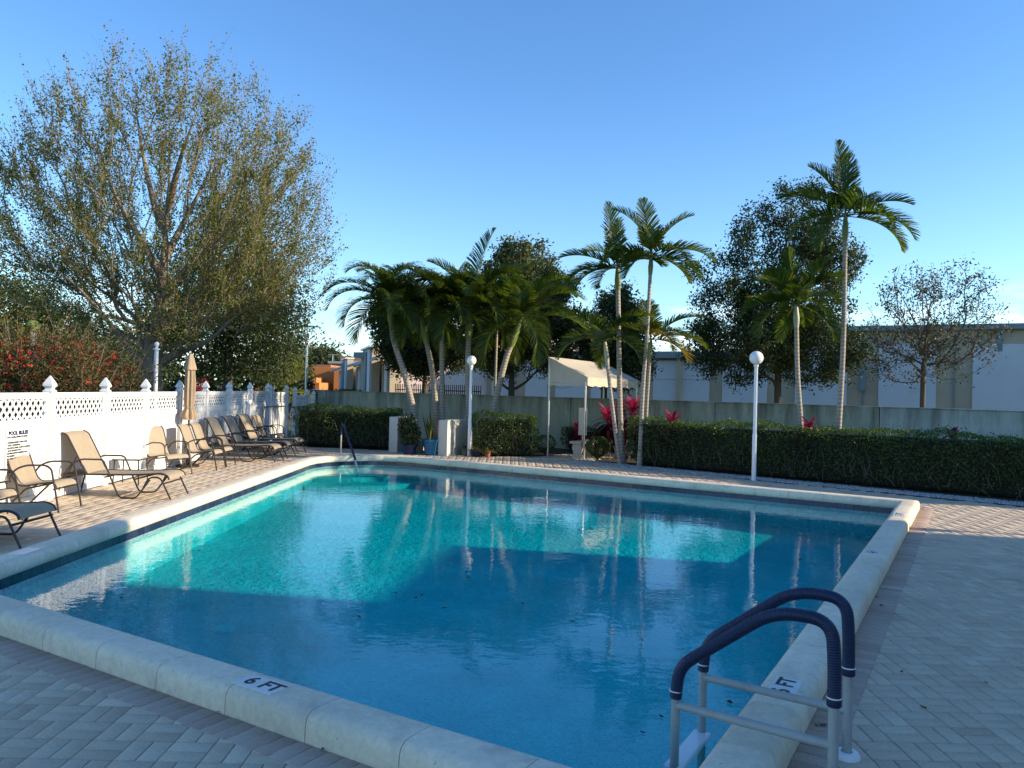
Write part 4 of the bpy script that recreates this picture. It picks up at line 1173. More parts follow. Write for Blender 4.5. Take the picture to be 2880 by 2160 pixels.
def frond_mesh(L_, droop, rise, wid, nl, rng, curl=0.5, ragged=.1):
    """frond in local space: grows along +x from origin, z up"""
    n = 22; th = rise; p = np.zeros(3); pts = [p.copy()]; st = L_ / n
    for k in range(n):
        s_ = k / n
        th -= droop / n * (0.35 + 1.3 * s_)
        p = p + np.array([math.cos(th), 0, math.sin(th)]) * st; pts.append(p.copy())
    pts = np.array(pts)
    V = []; F = []; val = []
    # rachis
    for i in range(n):
        a, b = pts[i], pts[i + 1]; r0 = .018 * (1 - i / n) + .003; r1 = .018 * (1 - (i + 1) / n) + .003
        q = len(V)
        V += [(a[0], -r0, a[2]), (a[0], r0, a[2]), (a[0], 0, a[2] + r0), (b[0], -r1, b[2]), (b[0], r1, b[2]), (b[0], 0, b[2] + r1)]
        F += [(q, q + 2, q + 5, q + 3), (q + 2, q + 1, q + 4, q + 5), (q + 1, q, q + 3, q + 4)]; val += [.75] * 6
    T = np.linspace(.14, .995, nl)
    for k, t in enumerate(T):
        x = t * n; i = min(int(x), n - 1); o = pts[i] + (pts[i + 1] - pts[i]) * (x - i)
        tg = pts[i + 1] - pts[i]; tg = tg / np.linalg.norm(tg); nrm = np.array([-tg[2], 0, tg[0]])
        ll = wid * (math.sin(PI * min(1, (t * .90 + .13))) ** .55) * rng.uniform(1 - ragged, 1 + ragged * .4)
        sw = rad(62) - rad(42) * t
        for sd in (-1, 1):
            if rng.uniform() < .02: continue
            d0 = tg * math.cos(sw) + np.array([0, sd, 0]) * math.sin(sw) + nrm * .42
            d0 = d0 / np.linalg.norm(d0) + rng.normal(size=3) * .05
            g_ = np.array([0, 0, -1.0]) * curl
            w = rng.uniform(.016, .023)
            A = o; B = o + d0 * ll * .45 + g_ * ll * .06; C_ = o + d0 * ll * .80 + g_ * ll * .24; E_ = o + d0 * ll * .97 + g_ * ll * .42
            wv = tg * w
            q = len(V)
            V += [A - wv * .6, A + wv * .6, B + wv, B - wv, C_ + wv * .75, C_ - wv * .75, E_, E_]
            F += [(q, q + 1, q + 2, q + 3), (q + 3, q + 2, q + 4, q + 5), (q + 5, q + 4, q + 6, q + 7)]
            vv = np.clip(rng.normal(.45, .2), 0, 1); val += [vv] * 8
    return np.array(V, float), F, val
def palm(label, path, r0, r1, fronds, shaft, frond_len, seed, wid=.42, group='palms in the garden', nl=58, curl=.5, shaft_len=.7, pale=False, yellow=()):
    """path: trunk points in the world; fronds: list of (azimuth deg, rise deg, droop deg, length factor)"""
    rng = np.random.RandomState(seed)
    base = np.array(path[0], float); root = empty('palm_tree', tuple(base), label=label, cat='palm tree', group=group)
    P = smooth_path(path, 8); P = [p - base for p in P]
    k = len(P); R_ = [r0 + (r1 - r0) * (i / (k - 1)) + r0 * .45 * max(0, 1 - i / (k * .08)) for i in range(k)]
    MB().tube(P, R_, 12).build('trunk', M_ptrunk, root, smooth=True)
    top = P[-1]; d = P[-1] - P[-2]; d = d / np.linalg.norm(d)
    sp = [top - d * .05, top + d * .08, top + d * shaft_len * .35, top + d * shaft_len * .8, top + d * shaft_len * 1.02]
    MB().tube(sp, [r1 * 1.05, r1 * 1.35, r1 * 1.45, r1 * 1.0, r1 * .55], 12).build('crownshaft', M_shaft_w if pale else M_shaft_g, root, smooth=True)
    head = top + d * shaft_len * .92
    for q, (az, rise, droop, lf) in enumerate(fronds):
        V, F, val = frond_mesh(frond_len * lf, rad(droop), rad(rise), wid * 1.22 * rng.uniform(.92, 1.05), nl, rng, curl)
        roll = rng.uniform(-.25, .25)
        M = rotz(rad(az)) @ Matrix.Rotation(roll, 3, 'X')
        V = V @ np.array(M).T + head
        link('frond', _mixed(V, F, val, M_palm_yel if q in yellow else M_palm_leaf), root)
    return root
def _mixed(V, F, val, mat):
    me = bpy.data.meshes.new('frond'); me.from_pydata([tuple(p) for p in V], [], F)
    a = me.attributes.new('v', 'FLOAT', 'POINT'); a.data.foreach_set('value', np.array(val, np.float32)); me.materials.append(mat); me.update()
    return me
def ring(n, rises, droop, rng, a0=0):
    out = []
    for k in range(n):
        out.append((a0 + 360 * k / n * 1.0 + rng.uniform(-14, 14), rises[k % len(rises)] + rng.uniform(-6, 6), droop * rng.uniform(.85, 1.15), rng.uniform(.9, 1.05)))
    return out
def trunk_pts(Y, pts, z0=-.03):
    q = [atY(u, v, Y + dy) for u, v, dy in pts]; q[0][2] = z0
    return q
rr = np.random.RandomState(77)
Y1 = 23.2
palm('left palm of the cluster, trunk leaning left towards the fence', trunk_pts(Y1, [(1180, 1290, 0), (1165, 1165, 0), (1140, 1060, 0), (1108, 960, 0), (1100, 905, 0)]), .10, .075, ring(19, [70, 50, 28, 8], 108, rr, 10), None, 2.3, 41, .56, nl=74, shaft_len=.62, curl=.75)
palm('second palm from the left in the cluster, slightly curved trunk', trunk_pts(Y1 + .5, [(1232, 1290, 0), (1226, 1150, 0), (1215, 1040, 0), (1200, 965, 0)]), .095, .075, ring(19, [70, 50, 26, 8], 108, rr, 35), None, 2.3, 42, .56, nl=74, shaft_len=.85, curl=.75)
palm('straight slim-trunked palm in the middle of the left cluster', trunk_pts(Y1 + .3, [(1248, 1290, 0), (1244, 1150, 0), (1243, 1040, 0), (1243, 920, 0)]), .085, .07, ring(17, [68, 48, 24, 6], 106, rr, 70), None, 2.2, 43, .56, nl=74, shaft_len=.6, curl=.75)
palm('tallest palm of the left cluster with an upright spear frond', trunk_pts(Y1 + .1, [(1318, 1290, 0), (1318, 1150, 0), (1316, 1020, 0), (1318, 950, 0)]), .095, .08, ring(17, [66, 46, 22, 5], 108, rr, 0) + [(185, 72, 62, 1.0), (5, 66, 70, .95), (40, 84, 30, 1.3), (165, 52, 70, 1.1), (20, 60, 60, 1.15)], None, 2.1, 44, .56, nl=74, shaft_len=.95, curl=.55)
palm('palm of the left cluster leaning right with a lime green crownshaft', trunk_pts(Y1 - .2, [(1383, 1290, 0), (1390, 1150, 0), (1420, 1020, 0), (1437, 972, 0)]), .10, .08, ring(19, [70, 50, 26, 6], 110, rr, 20), None, 2.4, 45, .56, nl=74, shaft_len=.80, curl=.75)
palm('very thin young palm behind the lime-shafted palm', trunk_pts(Y1 + .8, [(1385, 1290, 0), (1392, 1100, 0), (1397, 950, 0), (1400, 880, 0)]), .04, .035, ring(7, [65, 40], 105, rr, 0), None, 1.4, 46, .36, shaft_len=.4)
Y2 = 20.1
palm('short palm with pale crownshaft in front of the canopy shelter', trunk_pts(Y2, [(1745, 1305, 0), (1733, 1230, 0), (1718, 1110, 0), (1708, 1020, 0)]), .055, .045, ring(10, [58, 35, 12], 95, rr, 8), None, 1.6, 47, .40, shaft_len=.58, pale=True, curl=.45)
palm('dark-crowned tall palm left of the pair above the canopy', trunk_pts(Y2 + .3, [(1752, 1300, 0), (1745, 1180, 0), (1741, 1000, 0), (1738, 810, 0)]), .075, .06, [(178, 30, 55, 1.1), (172, 12, 80, 1.05), (100, 88, 14, 1.25), (60, 78, 30, 1.1), (5, 35, 80, .95), (200, 0, 75, 1.0), (270, 35, 95, .9), (320, 30, 85, .95), (40, 50, 85, .95), (140, 55, 80, .95), (230, -5, 70, .9)], None, 1.5, 48, .42, shaft_len=.55, curl=.35)
palm('slender tall palm with thin straight trunk right of the dark-crowned one', trunk_pts(Y2 - .4, [(1800, 1230, 0), (1808, 1100, 0), (1819, 950, 0), (1829, 770, 0)]), .055, .045, [(165, 74, 62, 1.2), (15, 60, 45, 1.25), (90, 85, 25, 1.1), (350, 22, 75, 1.15), (8, 5, 80, 1.0), (190, 15, 70, .95), (260, 40, 90, .9), (300, 20, 85, .95), (80, 70, 70, .9), (120, 25, 90, .9), (330, -15, 60, .85), (220, -10, 70, .8)], None, 1.5, 49, .40, shaft_len=.5, curl=.32)
palm('low palm with a yellow hanging frond behind the thin tall palm', trunk_pts(Y2 + .5, [(1814, 1250, 0), (1818, 1160, 0), (1824, 1060, 0), (1828, 1000, 0)]), .05, .042, [(5, 48, 62, 1.15), (350, 20, 75, 1.1), (320, 0, 75, .95), (90, 75, 50, 1.0), (180, 40, 80, .9), (290, 25, 110, .95), (30, 35, 85, 1.0), (250, 45, 95, .85)], None, 1.42, 50, .40, shaft_len=.45, yellow=(2, 5), curl=.5)
Y3 = 17.9
palm('shorter of the two right palms, pale crownshaft over the hedge', trunk_pts(Y3, [(2258, 1290, 0), (2252, 1190, 0), (2243, 1050, 0), (2240, 915, 0)]), .062, .05, ring(13, [60, 38, 16, -5], 85, rr, 0) + [(60, 84, 25, 1.1), (20, 70, 40, 1.05)], None, 1.42, 51, .40, shaft_len=.48, pale=True, curl=.32)
palm('tallest slim palm at the right rising high above the hedge', trunk_pts(Y3 - .3, [(2350, 1290, 0), (2362, 1150, 0), (2372, 950, 0), (2377, 672, 0)]), .065, .05, [(100, 88, 18, 1.25), (55, 80, 30, 1.2), (150, 72, 40, 1.1), (172, 38, 62, 1.12), (185, 8, 85, 1.05), (8, 32, 52, 1.2), (355, 12, 80, 1.2), (330, -8, 75, 1.05), (215, -12, 80, .95), (270, 35, 95, .95), (300, 10, 85, 1.0), (140, 55, 70, 1.0), (30, 45, 75, 1.0)], None, 1.5, 52, .42, shaft_len=.55, curl=.28)
# weedy palms by the red bush
palm('small ragged palm with dry hanging fronds rising from the red bush', trunk_pts(18.6, [(100, 1250, 0), (96, 1080, 0), (92, 980, 0), (92, 925, 0)]), .12, .13, ring(8, [35, 5, -40, -60], 110, rr, 0), None, .75, 53, .22, shaft_len=.2, nl=36, yellow=(2, 3, 6, 7, 4))
M_silver = leafmat('palm_silver', [(0, (.12, .15, .11)), (1, (.26, .29, .22))], .25)
palm('grey-green palm cut by the left edge behind the fence', trunk_pts(19.5, [(-25, 1260, 0), (-22, 1100, 0), (-20, 1000, 0)]), .1, .1, ring(12, [60, 35, 10], 85, rr, 0), None, 1.0, 54, .28, shaft_len=.2)

# ---- clipped hedges
def hedge(label, a, b, depth, h, seed, dens=900, lsize=(.035, .07), z0=0.05, round_=.10, gap=True):
    rng = np.random.RandomState(seed)
    a, b = np.array(a, float), np.array(b, float); d, nn = edge_n(a, b); L_ = np.linalg.norm(b - a)
    root = empty('clipped_hedge', (a[0], a[1], 0), math.atan2(d[1], d[0]), label=label, cat='hedge')
    # local: x along, y = behind (0..depth), z
    bump = lambda x, y, z: .055 * np.sin(x * 1.9 + 1.3 * z + seed) + .045 * np.sin(x * 5.1 + y * 4 + seed * 2) + .03 * np.sin(x * 11.3 + z * 9) + .03 * np.sin(z * 6 + x * 2.7)
    area = [L_ * h, L_ * depth, depth * h, depth * h, L_ * h * .6]; area_w = np.array(area) * [1, .9, 1, 1, .5]
    n = int(dens * area_w.sum()); f = rng.choice(5, n, p=area_w / area_w.sum())
    x = rng.uniform(0, L_, n); y = rng.uniform(0, depth, n); z = z0 + (h - z0) * rng.uniform(0, 1, n) ** .8
    ins = np.abs(rng.normal(0, .055, n))
    Nn = np.zeros((n, 3))
    s0 = f == 0; y[s0] = ins[s0]; Nn[s0] = (0, -1, .3)
    s1 = f == 1; z[s1] = h - ins[s1]; Nn[s1] = (0, 0, 1)
    s2 = f == 2; x[s2] = ins[s2]; Nn[s2] = (-1, 0, .3)
    s3 = f == 3; x[s3] = L_ - ins[s3]; Nn[s3] = (1, 0, .3)
    s4 = f == 4; y[s4] = depth - ins[s4]; Nn[s4] = (0, 1, .3)
    bm = bump(x, y, z)
    y = y + np.where(s0, -bm, 0); z = z + np.where(s1, bm * .8, 0) ; x = x + np.where(s3, bm, 0) - np.where(s2, bm, 0)
    # loose foot: fewer leaves low down
    keep = rng.uniform(size=n) < np.clip((z - .02) / .22, .12, 1)
    # round the top edges a little
    ey = np.clip((round_ - y) / round_, 0, 1); z = np.where(s1, z - ey ** 2 * round_ * .6, z)
    C = np.stack([x, y, z], 1)
    st_ = rng.uniform(size=n) < .035; C[st_] += Nn[st_] * rng.uniform(.03, .12, (st_.sum(), 1))   # stray shoots
    C = C[keep]; Nn = Nn[keep]
    k = len(C); Ln = rng.uniform(lsize[0], lsize[1], k)
    D = rand_dirs(k, rng) + np.array([0, 0, .35]); N2 = Nn * .9 + rand_dirs(k, rng) * .8
    V, F = leaves(C, D, N2, Ln, Ln * rng.uniform(.42, .6, k))
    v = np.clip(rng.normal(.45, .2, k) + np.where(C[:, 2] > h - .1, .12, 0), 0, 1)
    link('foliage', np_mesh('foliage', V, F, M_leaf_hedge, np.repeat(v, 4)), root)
    MB().box((L_ / 2, depth / 2 + .05, (.02 + h - .13) / 2), (L_ - .26, depth - .30, h - .13 - .02), None, .5, .06).build('light_block_core', M_hedge_core, root)  # solid dark box added inside the leaves to block light
    tw = MB()
    for q in range(int(L_ * 26)):
        o = np.array([rng.uniform(.05, L_ - .05), rng.uniform(.02, depth * .6), rng.uniform(0, .25)])
        p1 = o + np.array([rng.normal() * .12, rng.normal() * .06 - .03, rng.uniform(.12, .35)])
        p2 = p1 + np.array([rng.normal() * .12, rng.normal() * .06 - .02, rng.uniform(.1, .4)])
        p2[2] = min(p2[2], h - .1)
        tw.tube([o, p1, p2], [.006, .005, .002], 3, caps=False)
    for q in range(int(L_ * 3)):
        xx = rng.uniform(.1, L_ - .1); tw.tube([(xx, depth * .45, 0), (xx + rng.normal() * .06, depth * .4, .35)], [.016, .012], 5, caps=False)
    tw.build('stems', M_twig, root)
    return root
hedge('clipped hedge at the left beyond the last chairs', (-6.55, 23.35), (-3.45, 22.75), 1.0, 1.2, 61)
hedge('clipped hedge between the lamp post and the canopy shelter', (-1.05, 21.45), (0.72, 21.45), .9, 1.15, 62)
hedge('long clipped hedge along the right side of the pool', (3.0, 19.95), (13.6, 11.5), 1.05, 1.18, 63, dens=820)
hedge('low dark hedge under the canopy along the wall', (1.6, 24.6), (4.2, 22.9), .5, .72, 64, dens=500, lsize=(.05, .09))
def ball_bush(label, c, r, h, seed, n=2600):
    rng = np.random.RandomState(seed)
    root = empty('round_bush', (c[0], c[1], 0), label=label, cat='bush')
    d = rand_dirs(n, rng); rr_ = rng.uniform(.72, 1, (n, 1)) ** .5 * (1 + .06 * np.sin(7 * d[:, :1] + 5 * d[:, 2:]))
    C = d * rr_ * np.array([r, r, h * .46]) + np.array([0, 0, h * .54])
    C[:, :2] *= np.clip(.45 + C[:, 2:3] / h * 1.2, .4, 1)
    leaf_obj('foliage', C, M_leaf_hedge, root, (.03, .06), .5, .4, rng=rng)
    m = MB()
    for k in range(9):
        a = rng.uniform(0, 6.28); m.tube([(0, 0, 0), (.4 * r * math.cos(a), .4 * r * math.sin(a), h * .5)], [.012, .006], 4)
    m.build('stems', M_twig, root)
ball_bush('small round bush on the gravel in front of the canopy', at(1680, 1296, 0)[:2], .34, .66, 65)
ball_bush('low shrub beside the right end of the middle hedge', (1.0, 22.2), .3, .6, 66, 1400)

# ---- cordylines (red ti plants)
M_cord = leafmat('cordyline', [(0, (.035, .008, .014)), (.45, (.12, .012, .035)), (.75, (.26, .012, .05)), (1, (.50, .04, .11))], .35, (1.3, .9, 1.1), .35)
def blade(V, F, val, o, d, L_, w, droop, v):
    up = np.array([0, 0, 1.0]); sd = np.cross(d, up); sd = sd / max(np.linalg.norm(sd), 1e-6)
    q = len(V); k = 5
    for i in range(k):
        t = i / (k - 1); p = o + d * L_ * t - up * droop * L_ * t * t
        ww = w * [.35, .9, 1, .7, .02][i]
        V += [p - sd * ww * .5 + up * ww * .12, p + sd * ww * .5 + up * ww * .12]; val += [v, v]
    F += [(q + 2 * i, q + 2 * i + 1, q + 2 * i + 3, q + 2 * i + 2) for i in range(k - 1)]
def cordyline(label, c, heads, seed, leaf=.50, z0=0):
    rng = np.random.RandomState(seed); root = empty('cordyline', (c[0], c[1], z0), label=label, cat='plant', group='red cordyline plants')
    st = MB()
    for (dx, dy, h, sc_, pink) in heads:
        st.tube([(dx * .2, dy * .2, 0), (dx * .7, dy * .7, h * .5), (dx, dy, h)], [.016, .014, .012], 6)
        V = []; F = []; val = []
        n = 64
        for k in range(n):
            t = k / n; el_ = rad(64 - 92 * t) ; az = k * 2.4 + rng.normal() * .2
            d = np.array([math.cos(az) * math.cos(el_), math.sin(az) * math.cos(el_), math.sin(el_)])
            v = np.clip((1.0 - t * 1.7) * pink + .12 + rng.normal() * .12, 0, 1)
            blade(V, F, val, np.array([dx, dy, h - t * .36 * sc_]), d, leaf * sc_ * rng.uniform(.8, 1.1), .080 * sc_, .32 + .45 * t, v)
        link('leaf_head', _mixed(np.array(V), F, val, M_cord), root)
    st.build('stems', M_twig, root)
cp = at(1735, 1300, 0)
cordyline('tall pink-red cordyline left of the thin palm trunks', (cp[0] - .12, cp[1] + .6), [(-.08, .05, 1.22, 1.15, 1.0), (.06, .1, 1.0, .95, .6)], 71)
cordyline('tallest bright pink cordyline behind the palm trunks', (cp[0] + .42, cp[1] + 1.0), [(.12, 0, 1.45, 1.25, 1.05), (-.2, .1, 1.36, 1.0, .9), (.28, .2, .92, .95, .7)], 72)
cordyline('dark small cordyline under the canopy beside the white board', (at(1608, 1262, 0)[0], 23.2), [(0, 0, .78, .9, .55), (.06, -.12, .45, .8, .5)], 73)
for u, v, Y, lb, s_ in ((1892, 1172, 19.6, 'small red cordyline showing above the left part of the long hedge', 1.0), (2275, 1190, 17.6, 'red cordyline beside the pale-shafted right palm', .95), (2680, 1212, 16.3, 'red cordyline tip just above the right part of the long hedge', .8)):
    q = atY(u, v, Y)
    cordyline(lb, (q[0], q[1]), [(0, 0, q[2] - .10, s_, .75)], 74 + int(u) % 7)

# ================================================================== CANOPY SHELTER, BENCHES, PIERS, POTS
M_canvas = flat('canvas_cream', (0.50, 0.44, 0.34), .85, var=.06, scale=3)
FLc, FRc = np.array([1.05, 21.95]), np.array([2.02, 21.38]); cd = np.array([.515, .857])
BLc, BRc = FLc + cd * 3.7, FRc + cd * 3.7
can = empty('canopy_shelter', (FLc[0], FLc[1], 0), label='cream canvas canopy on thin metal posts by the hedge', cat='canopy')
for p in (FLc, FRc, BLc, BRc):
    MB().tube([(p[0] - FLc[0], p[1] - FLc[1], 0), (p[0] - FLc[0], p[1] - FLc[1], 2.12)], .026, 10).build('post', M_metal, can, smooth=True)
def cloth_quad(m, a, b, c, d, nu=10, nv=10, sag=.03, th=.006):
    a, b, c, d = [np.array(x, float) for x in (a, b, c, d)]
    nrm = np.cross(b - a, d - a); nrm /= np.linalg.norm(nrm); V = []
    for s_ in (0, 1):
        for i in range(nu + 1):
            for j in range(nv + 1):
                u, v = i / nu, j / nv
                p = (a * (1 - u) + b * u) * (1 - v) + (d * (1 - u) + c * u) * v
                V.append(p - nrm * (sag * math.sin(PI * u) * math.sin(PI * v) + s_ * th) + nrm * .006 * math.sin(9 * u + 7 * v))
    K = (nu + 1) * (nv + 1); F = []
    for i in range(nu):
        for j in range(nv):
            q = i * (nv + 1) + j; F.append((q, q + nv + 1, q + nv + 2, q + 1)); F.append((K + q, K + q + 1, K + q + nv + 2, K + q + nv + 1))
    return m.add(V, F)
L3 = lambda p, z, o=0: (p[0] - FLc[0], p[1] - FLc[1], z)
ov = edge_n(FLc, FRc)[0] * .05
zr, ze, zb = 2.80, 2.24, 2.02
cloth_quad(MB(), L3(FLc - ov, zr), L3(FRc + ov, ze), L3(BRc + ov, ze), L3(BLc - ov, zr), 12, 16).build('roof', M_canvas, can, smooth=True)
def valance(p, q, z1a, z1b, zlow, name):
    m = MB(); n = 40; V = []
    d = edge_n(np.array(p), np.array(q))[1]
    for k in range(n + 1):
        t = k / n; x = p[0] + (q[0] - p[0]) * t - FLc[0]; y = p[1] + (q[1] - p[1]) * t - FLc[1]
        zt = z1a + (z1b - z1a) * t; sc_ = zlow - .035 * abs(math.sin(t * PI * 7)); w_ = .008 * math.sin(t * 23)
        for o in (0, .005):
            V += [(x + d[0] * (o + w_), y + d[1] * (o + w_), sc_), (x + d[0] * o, y + d[1] * o, zt)]
    F = []
    for k in range(n):
        q_ = k * 4; F += [(q_, q_ + 4, q_ + 5, q_ + 1), (q_ + 2, q_ + 3, q_ + 7, q_ + 6), (q_, q_ + 2, q_ + 6, q_ + 4)]
    m.add(V, F).build(name, M_canvas, can)
valance(FLc - ov, FRc + ov, zr, ze, zb, 'gable_front')
valance(FRc + ov, BRc + ov, ze, ze, zb, 'side_valance')
valance(BRc + ov, BLc - ov, ze, zr, zb, 'gable_back')
for a, b, z0_, z1_ in ((FLc, FRc, 2.08, 2.08), (FRc, BRc, 2.08, 2.08), (FLc, BLc, 2.74, 2.74), (BLc, BRc, 2.08, 2.08)):
    MB().tube([L3(a, z0_), L3(b, z1_)], .02, 8).build('frame_tube', M_metal, can)
for p in (FLc, BLc): MB().tube([L3(p, 2.1), L3(p, 2.76)], .022, 8).build('frame_tube', M_metal, can)
MB().tube(smooth_path([L3(FLc, 2.02), L3(FLc * .7 + FRc * .3, 1.93), L3(FLc * .4 + FRc * .6, 1.97)], 6), .005, 5).build('hanging_cord', M_black, can)

M_conc = flat('cast_stone', (0.52, 0.45, 0.36), .85, var=.12, scale=8, bump=.4, bscale=60, dirt=((.25, .22, .17), 6))
def bench(c, rz, label, L_=1.0):
    root = empty('stone_bench', (c[0], c[1], 0), rz, label=label, cat='bench', group='cast stone benches')
    MB().box((0, 0, .425), (L_, .36, .07), None, .5, .015).build('seat', M_conc, root)
    prof = [(-.15, 0), (.15, 0), (.15, .05), (.115, .085), (.10, .13), (.125, .20), (.15, .27), (.145, .33), (.12, .36), (.15, .39), (-.15, .39), (-.12, .36), (-.145, .33), (-.15, .27), (-.125, .20), (-.10, .13), (-.115, .085), (-.15, .05)]
    for s_ in (-1, 1):
        MB().slab(prof, .11, Matrix.Translation((s_ * L_ * .34, 0, 0)) @ Matrix.Rotation(PI / 2, 4, 'Z')).build('scroll_pedestal', M_conc, root)
b1 = at(1628, 1288, 0)
bench((b1[0] + .15, b1[1] + .35), rad(57), 'stone bench with scrolled feet between the canopy posts')
b2 = at(1735, 1290, 0)
bench((b2[0] + .35, b2[1] + 1.1), rad(57), 'stone bench half hidden behind the palm trunks')
sp_ = atY(1639, 1180, 22.9)
sg = empty('notice_board', (sp_[0], sp_[1], 0), rad(-8), label='narrow yellowed white board on a thin post under the canopy', cat='board')
MB().box((0, 0, .97), (.24, .04, .80), None, .5, .006).build('board', flat('board_yellowed', (.60, .57, .46), .6, var=.08, dirt=((.50, .36, .12), 2.5, (2.5, 1, .35), .5)), sg)
MB().tube([(0, .03, 0), (0, .03, 1.0)], .018, 6).build('post', M_metal, sg)
for k in range(3): MB().lathe((-.08 + .08 * k, -.024, .60), [(.007, -.004), (.007, .004), (.001, .006)], 6).build('screw', M_black, sg)

M_stucco = flat('stucco_cream', (0.62, 0.60, 0.50), .9, var=.06, scale=6, bump=.5, bscale=70, dirt=((.40, .38, .30), 3, (1, 1, .4), .58))
M_brick = varmat('brick', [(0, (.30, .10, .06)), (1, (.42, .17, .11))], grain=.15, bump=.4, bscale=60)
def pier(c, w, dep, h, side, label):
    root = empty('garden_pier', (c[0], c[1], 0), rad(-22), label=label, cat='pier')
    MB().box((0, dep / 2, h / 2 - .02), (w, dep, h + .04), None, .5, .012).build('stucco_wall', M_stucco, root)
    for k in range(6):
        MB().box((0, 0, 0), (.09, .20, .060), None, rr.uniform(), .004).build('brick', M_brick, root).location = (side * (w / 2 + .047), .12 + .01 * (k % 2), h - .05 - k * .072)
    MB().box((side * (w / 2 + .03), .12, h - .23), (.055, .18, .42), None, .5, .003).build('mortar', M_mort, root)
p1_ = at(1104.8, 1272, 0); p2_ = at(1244, 1281.5, 0)
pier(p1_[:2], .27, .95, 1.0, 1, 'left low stucco pier with a strip of red bricks')
pier(p2_[:2], .27, 1.15, .97, -1, 'right low stucco pier with red bricks, its side sunlit')

M_blue = flat('pot_blue', (0.012, 0.125, 0.24), .3, var=.12)
M_navyp = flat('pot_navy', (0.012, 0.02, 0.075), .3, var=.15)
M_greyp = flat('pot_grey', (0.20, 0.23, 0.20), .6)
M_terra = flat('pot_terracotta', (0.28, 0.085, 0.045), .7)
M_purp = flat('pot_purple', (0.025, 0.02, 0.05), .4)
M_soil = flat('soil', (.03, .022, .015), 1)
M_sans = leafmat('snake_leaf', [(0, (.035, .055, .016)), (.6, (.09, .11, .025)), (1, (.32, .27, .05))], .25)
def pot(name, c, r, h, mat, label, plant=None, seed=1, cat='potted plant'):
    root = empty(name, (c[0], c[1], 0), label=label, cat=cat, group='potted plants')
    MB().lathe((0, 0, 0), [(r * .72, 0), (r * .78, h * .1), (r * .95, h * .8), (r * .96, h * .82), (r * 1.06, h * .84), (r * 1.06, h * .98), (r * 1.02, h), (r * .92, h * .985), (r * .9, h * .9)], 26).build('pot', mat, root, smooth=True)
    MB().lathe((0, 0, h * .86), [(.001, 0), (r * .9, 0), (r * .9, .02), (.001, .025)], 16).build('soil', M_soil, root)
    rng = np.random.RandomState(seed)
    if plant == 'snake':
        for k in range(17):
            V = []; F = []; val = []; a = rng.uniform(0, 6.28); q = rng.uniform(0, r * .6); L_ = rng.uniform(.45, .95); w = rng.uniform(.045, .065)
            ln = rng.normal(0, .14, 2); d = np.array([ln[0], ln[1], 1.0]); d /= np.linalg.norm(d); sd = np.array([math.cos(a), math.sin(a), 0]); nn_ = np.cross(sd, d)
            v = rng.uniform(0, .75) if k % 4 else .95
            for i in range(7):
                t = i / 6; p = np.array([math.cos(a * 3) * q, math.sin(a * 3) * q, h * .87]) + d * L_ * t; ww = w * [.6, .85, 1, 1, .85, .5, .03][i]
                tw_ = t * .9; s2 = sd * math.cos(tw_) + nn_ * math.sin(tw_)
                V += [p - s2 * ww * .5, p + nn_ * ww * .18, p + s2 * ww * .5]; val += [min(1, v + .15), v, min(1, v + .15)]
            F = [(3 * i + j, 3 * i + j + 1, 3 * i + j + 4, 3 * i + j + 3) for i in range(6) for j in range(2)]
            link('leaf', _mixed(np.array(V), F, val, M_sans), root)
    elif plant == 'bush':
        n = 900; d = rand_dirs(n, rng); C = d * rng.uniform(.35, 1, (n, 1)) * np.array([.30, .30, .38]) + np.array([0, 0, h + .28])
        leaf_obj('foliage', C, M_leaf_dark, root, (.06, .12), .55, .5, rng=rng)
        m = MB()
        for k in range(7): m.tube([(0, 0, h * .85), tuple(rng.normal(size=3) * [.12, .12, .03] + [0, 0, h + .35])], .007, 4)
        m.build('stems', M_twig, root)
    elif plant == 'spider':
        V = []; F = []; val = []
        for k in range(34):
            a = rng.uniform(0, 6.28); e = rng.uniform(.3, 1.2); d = np.array([math.cos(a) * math.cos(e), math.sin(a) * math.cos(e), math.sin(e)])
            blade(V, F, val, np.array([0, 0, h * .9]), d, rng.uniform(.25, .45), .022, rng.uniform(.6, 1.0), rng.uniform(.2, .9))
        link('leaves', _mixed(np.array(V), F, val, M_sans), root)
    return root
q = at(1210, 1280, 0); pot('potted_snake_plant', q, .205, .44, M_blue, 'big blue pot of tall yellow-edged snake plants beside the right pier', 'snake', 81)
q = at(1143, 1274, 0); pot('potted_shrub', (q[0], q[1] + .15), .18, .44, M_blue, 'blue pot with a leafy shrub next to the left pier', 'bush', 82)
q = at(1153, 1277, 0); pot('potted_shrub', (q[0] + .02, q[1] - .12), .19, .27, M_navyp, 'low navy pot in front of the blue pot of shrubs', 'bush', 83)
q = at(1180, 1276, 0); pot('empty_pot', (q[0], q[1] + .1), .10, .30, M_greyp, 'small grey-green pot between the navy and blue pots', None, 84)
q = at(1338, 1284, 0); pot('potted_plant', q, .15, .20, M_purp, 'dark purple pot at the foot of the middle hedge by the lamp', 'spider', 85)
q = at(1371, 1286, 0); pot('potted_spider_plant', q, .085, .18, M_terra, 'small terracotta pot with arching leaves before the middle hedge', 'spider', 86)
q = at(1306, 1280, 0); pot('potted_plant', (q[0], q[1] + .1), .10, .2, M_greyp, 'small dark potted plant between the right pier and the lamp', 'spider', 87)
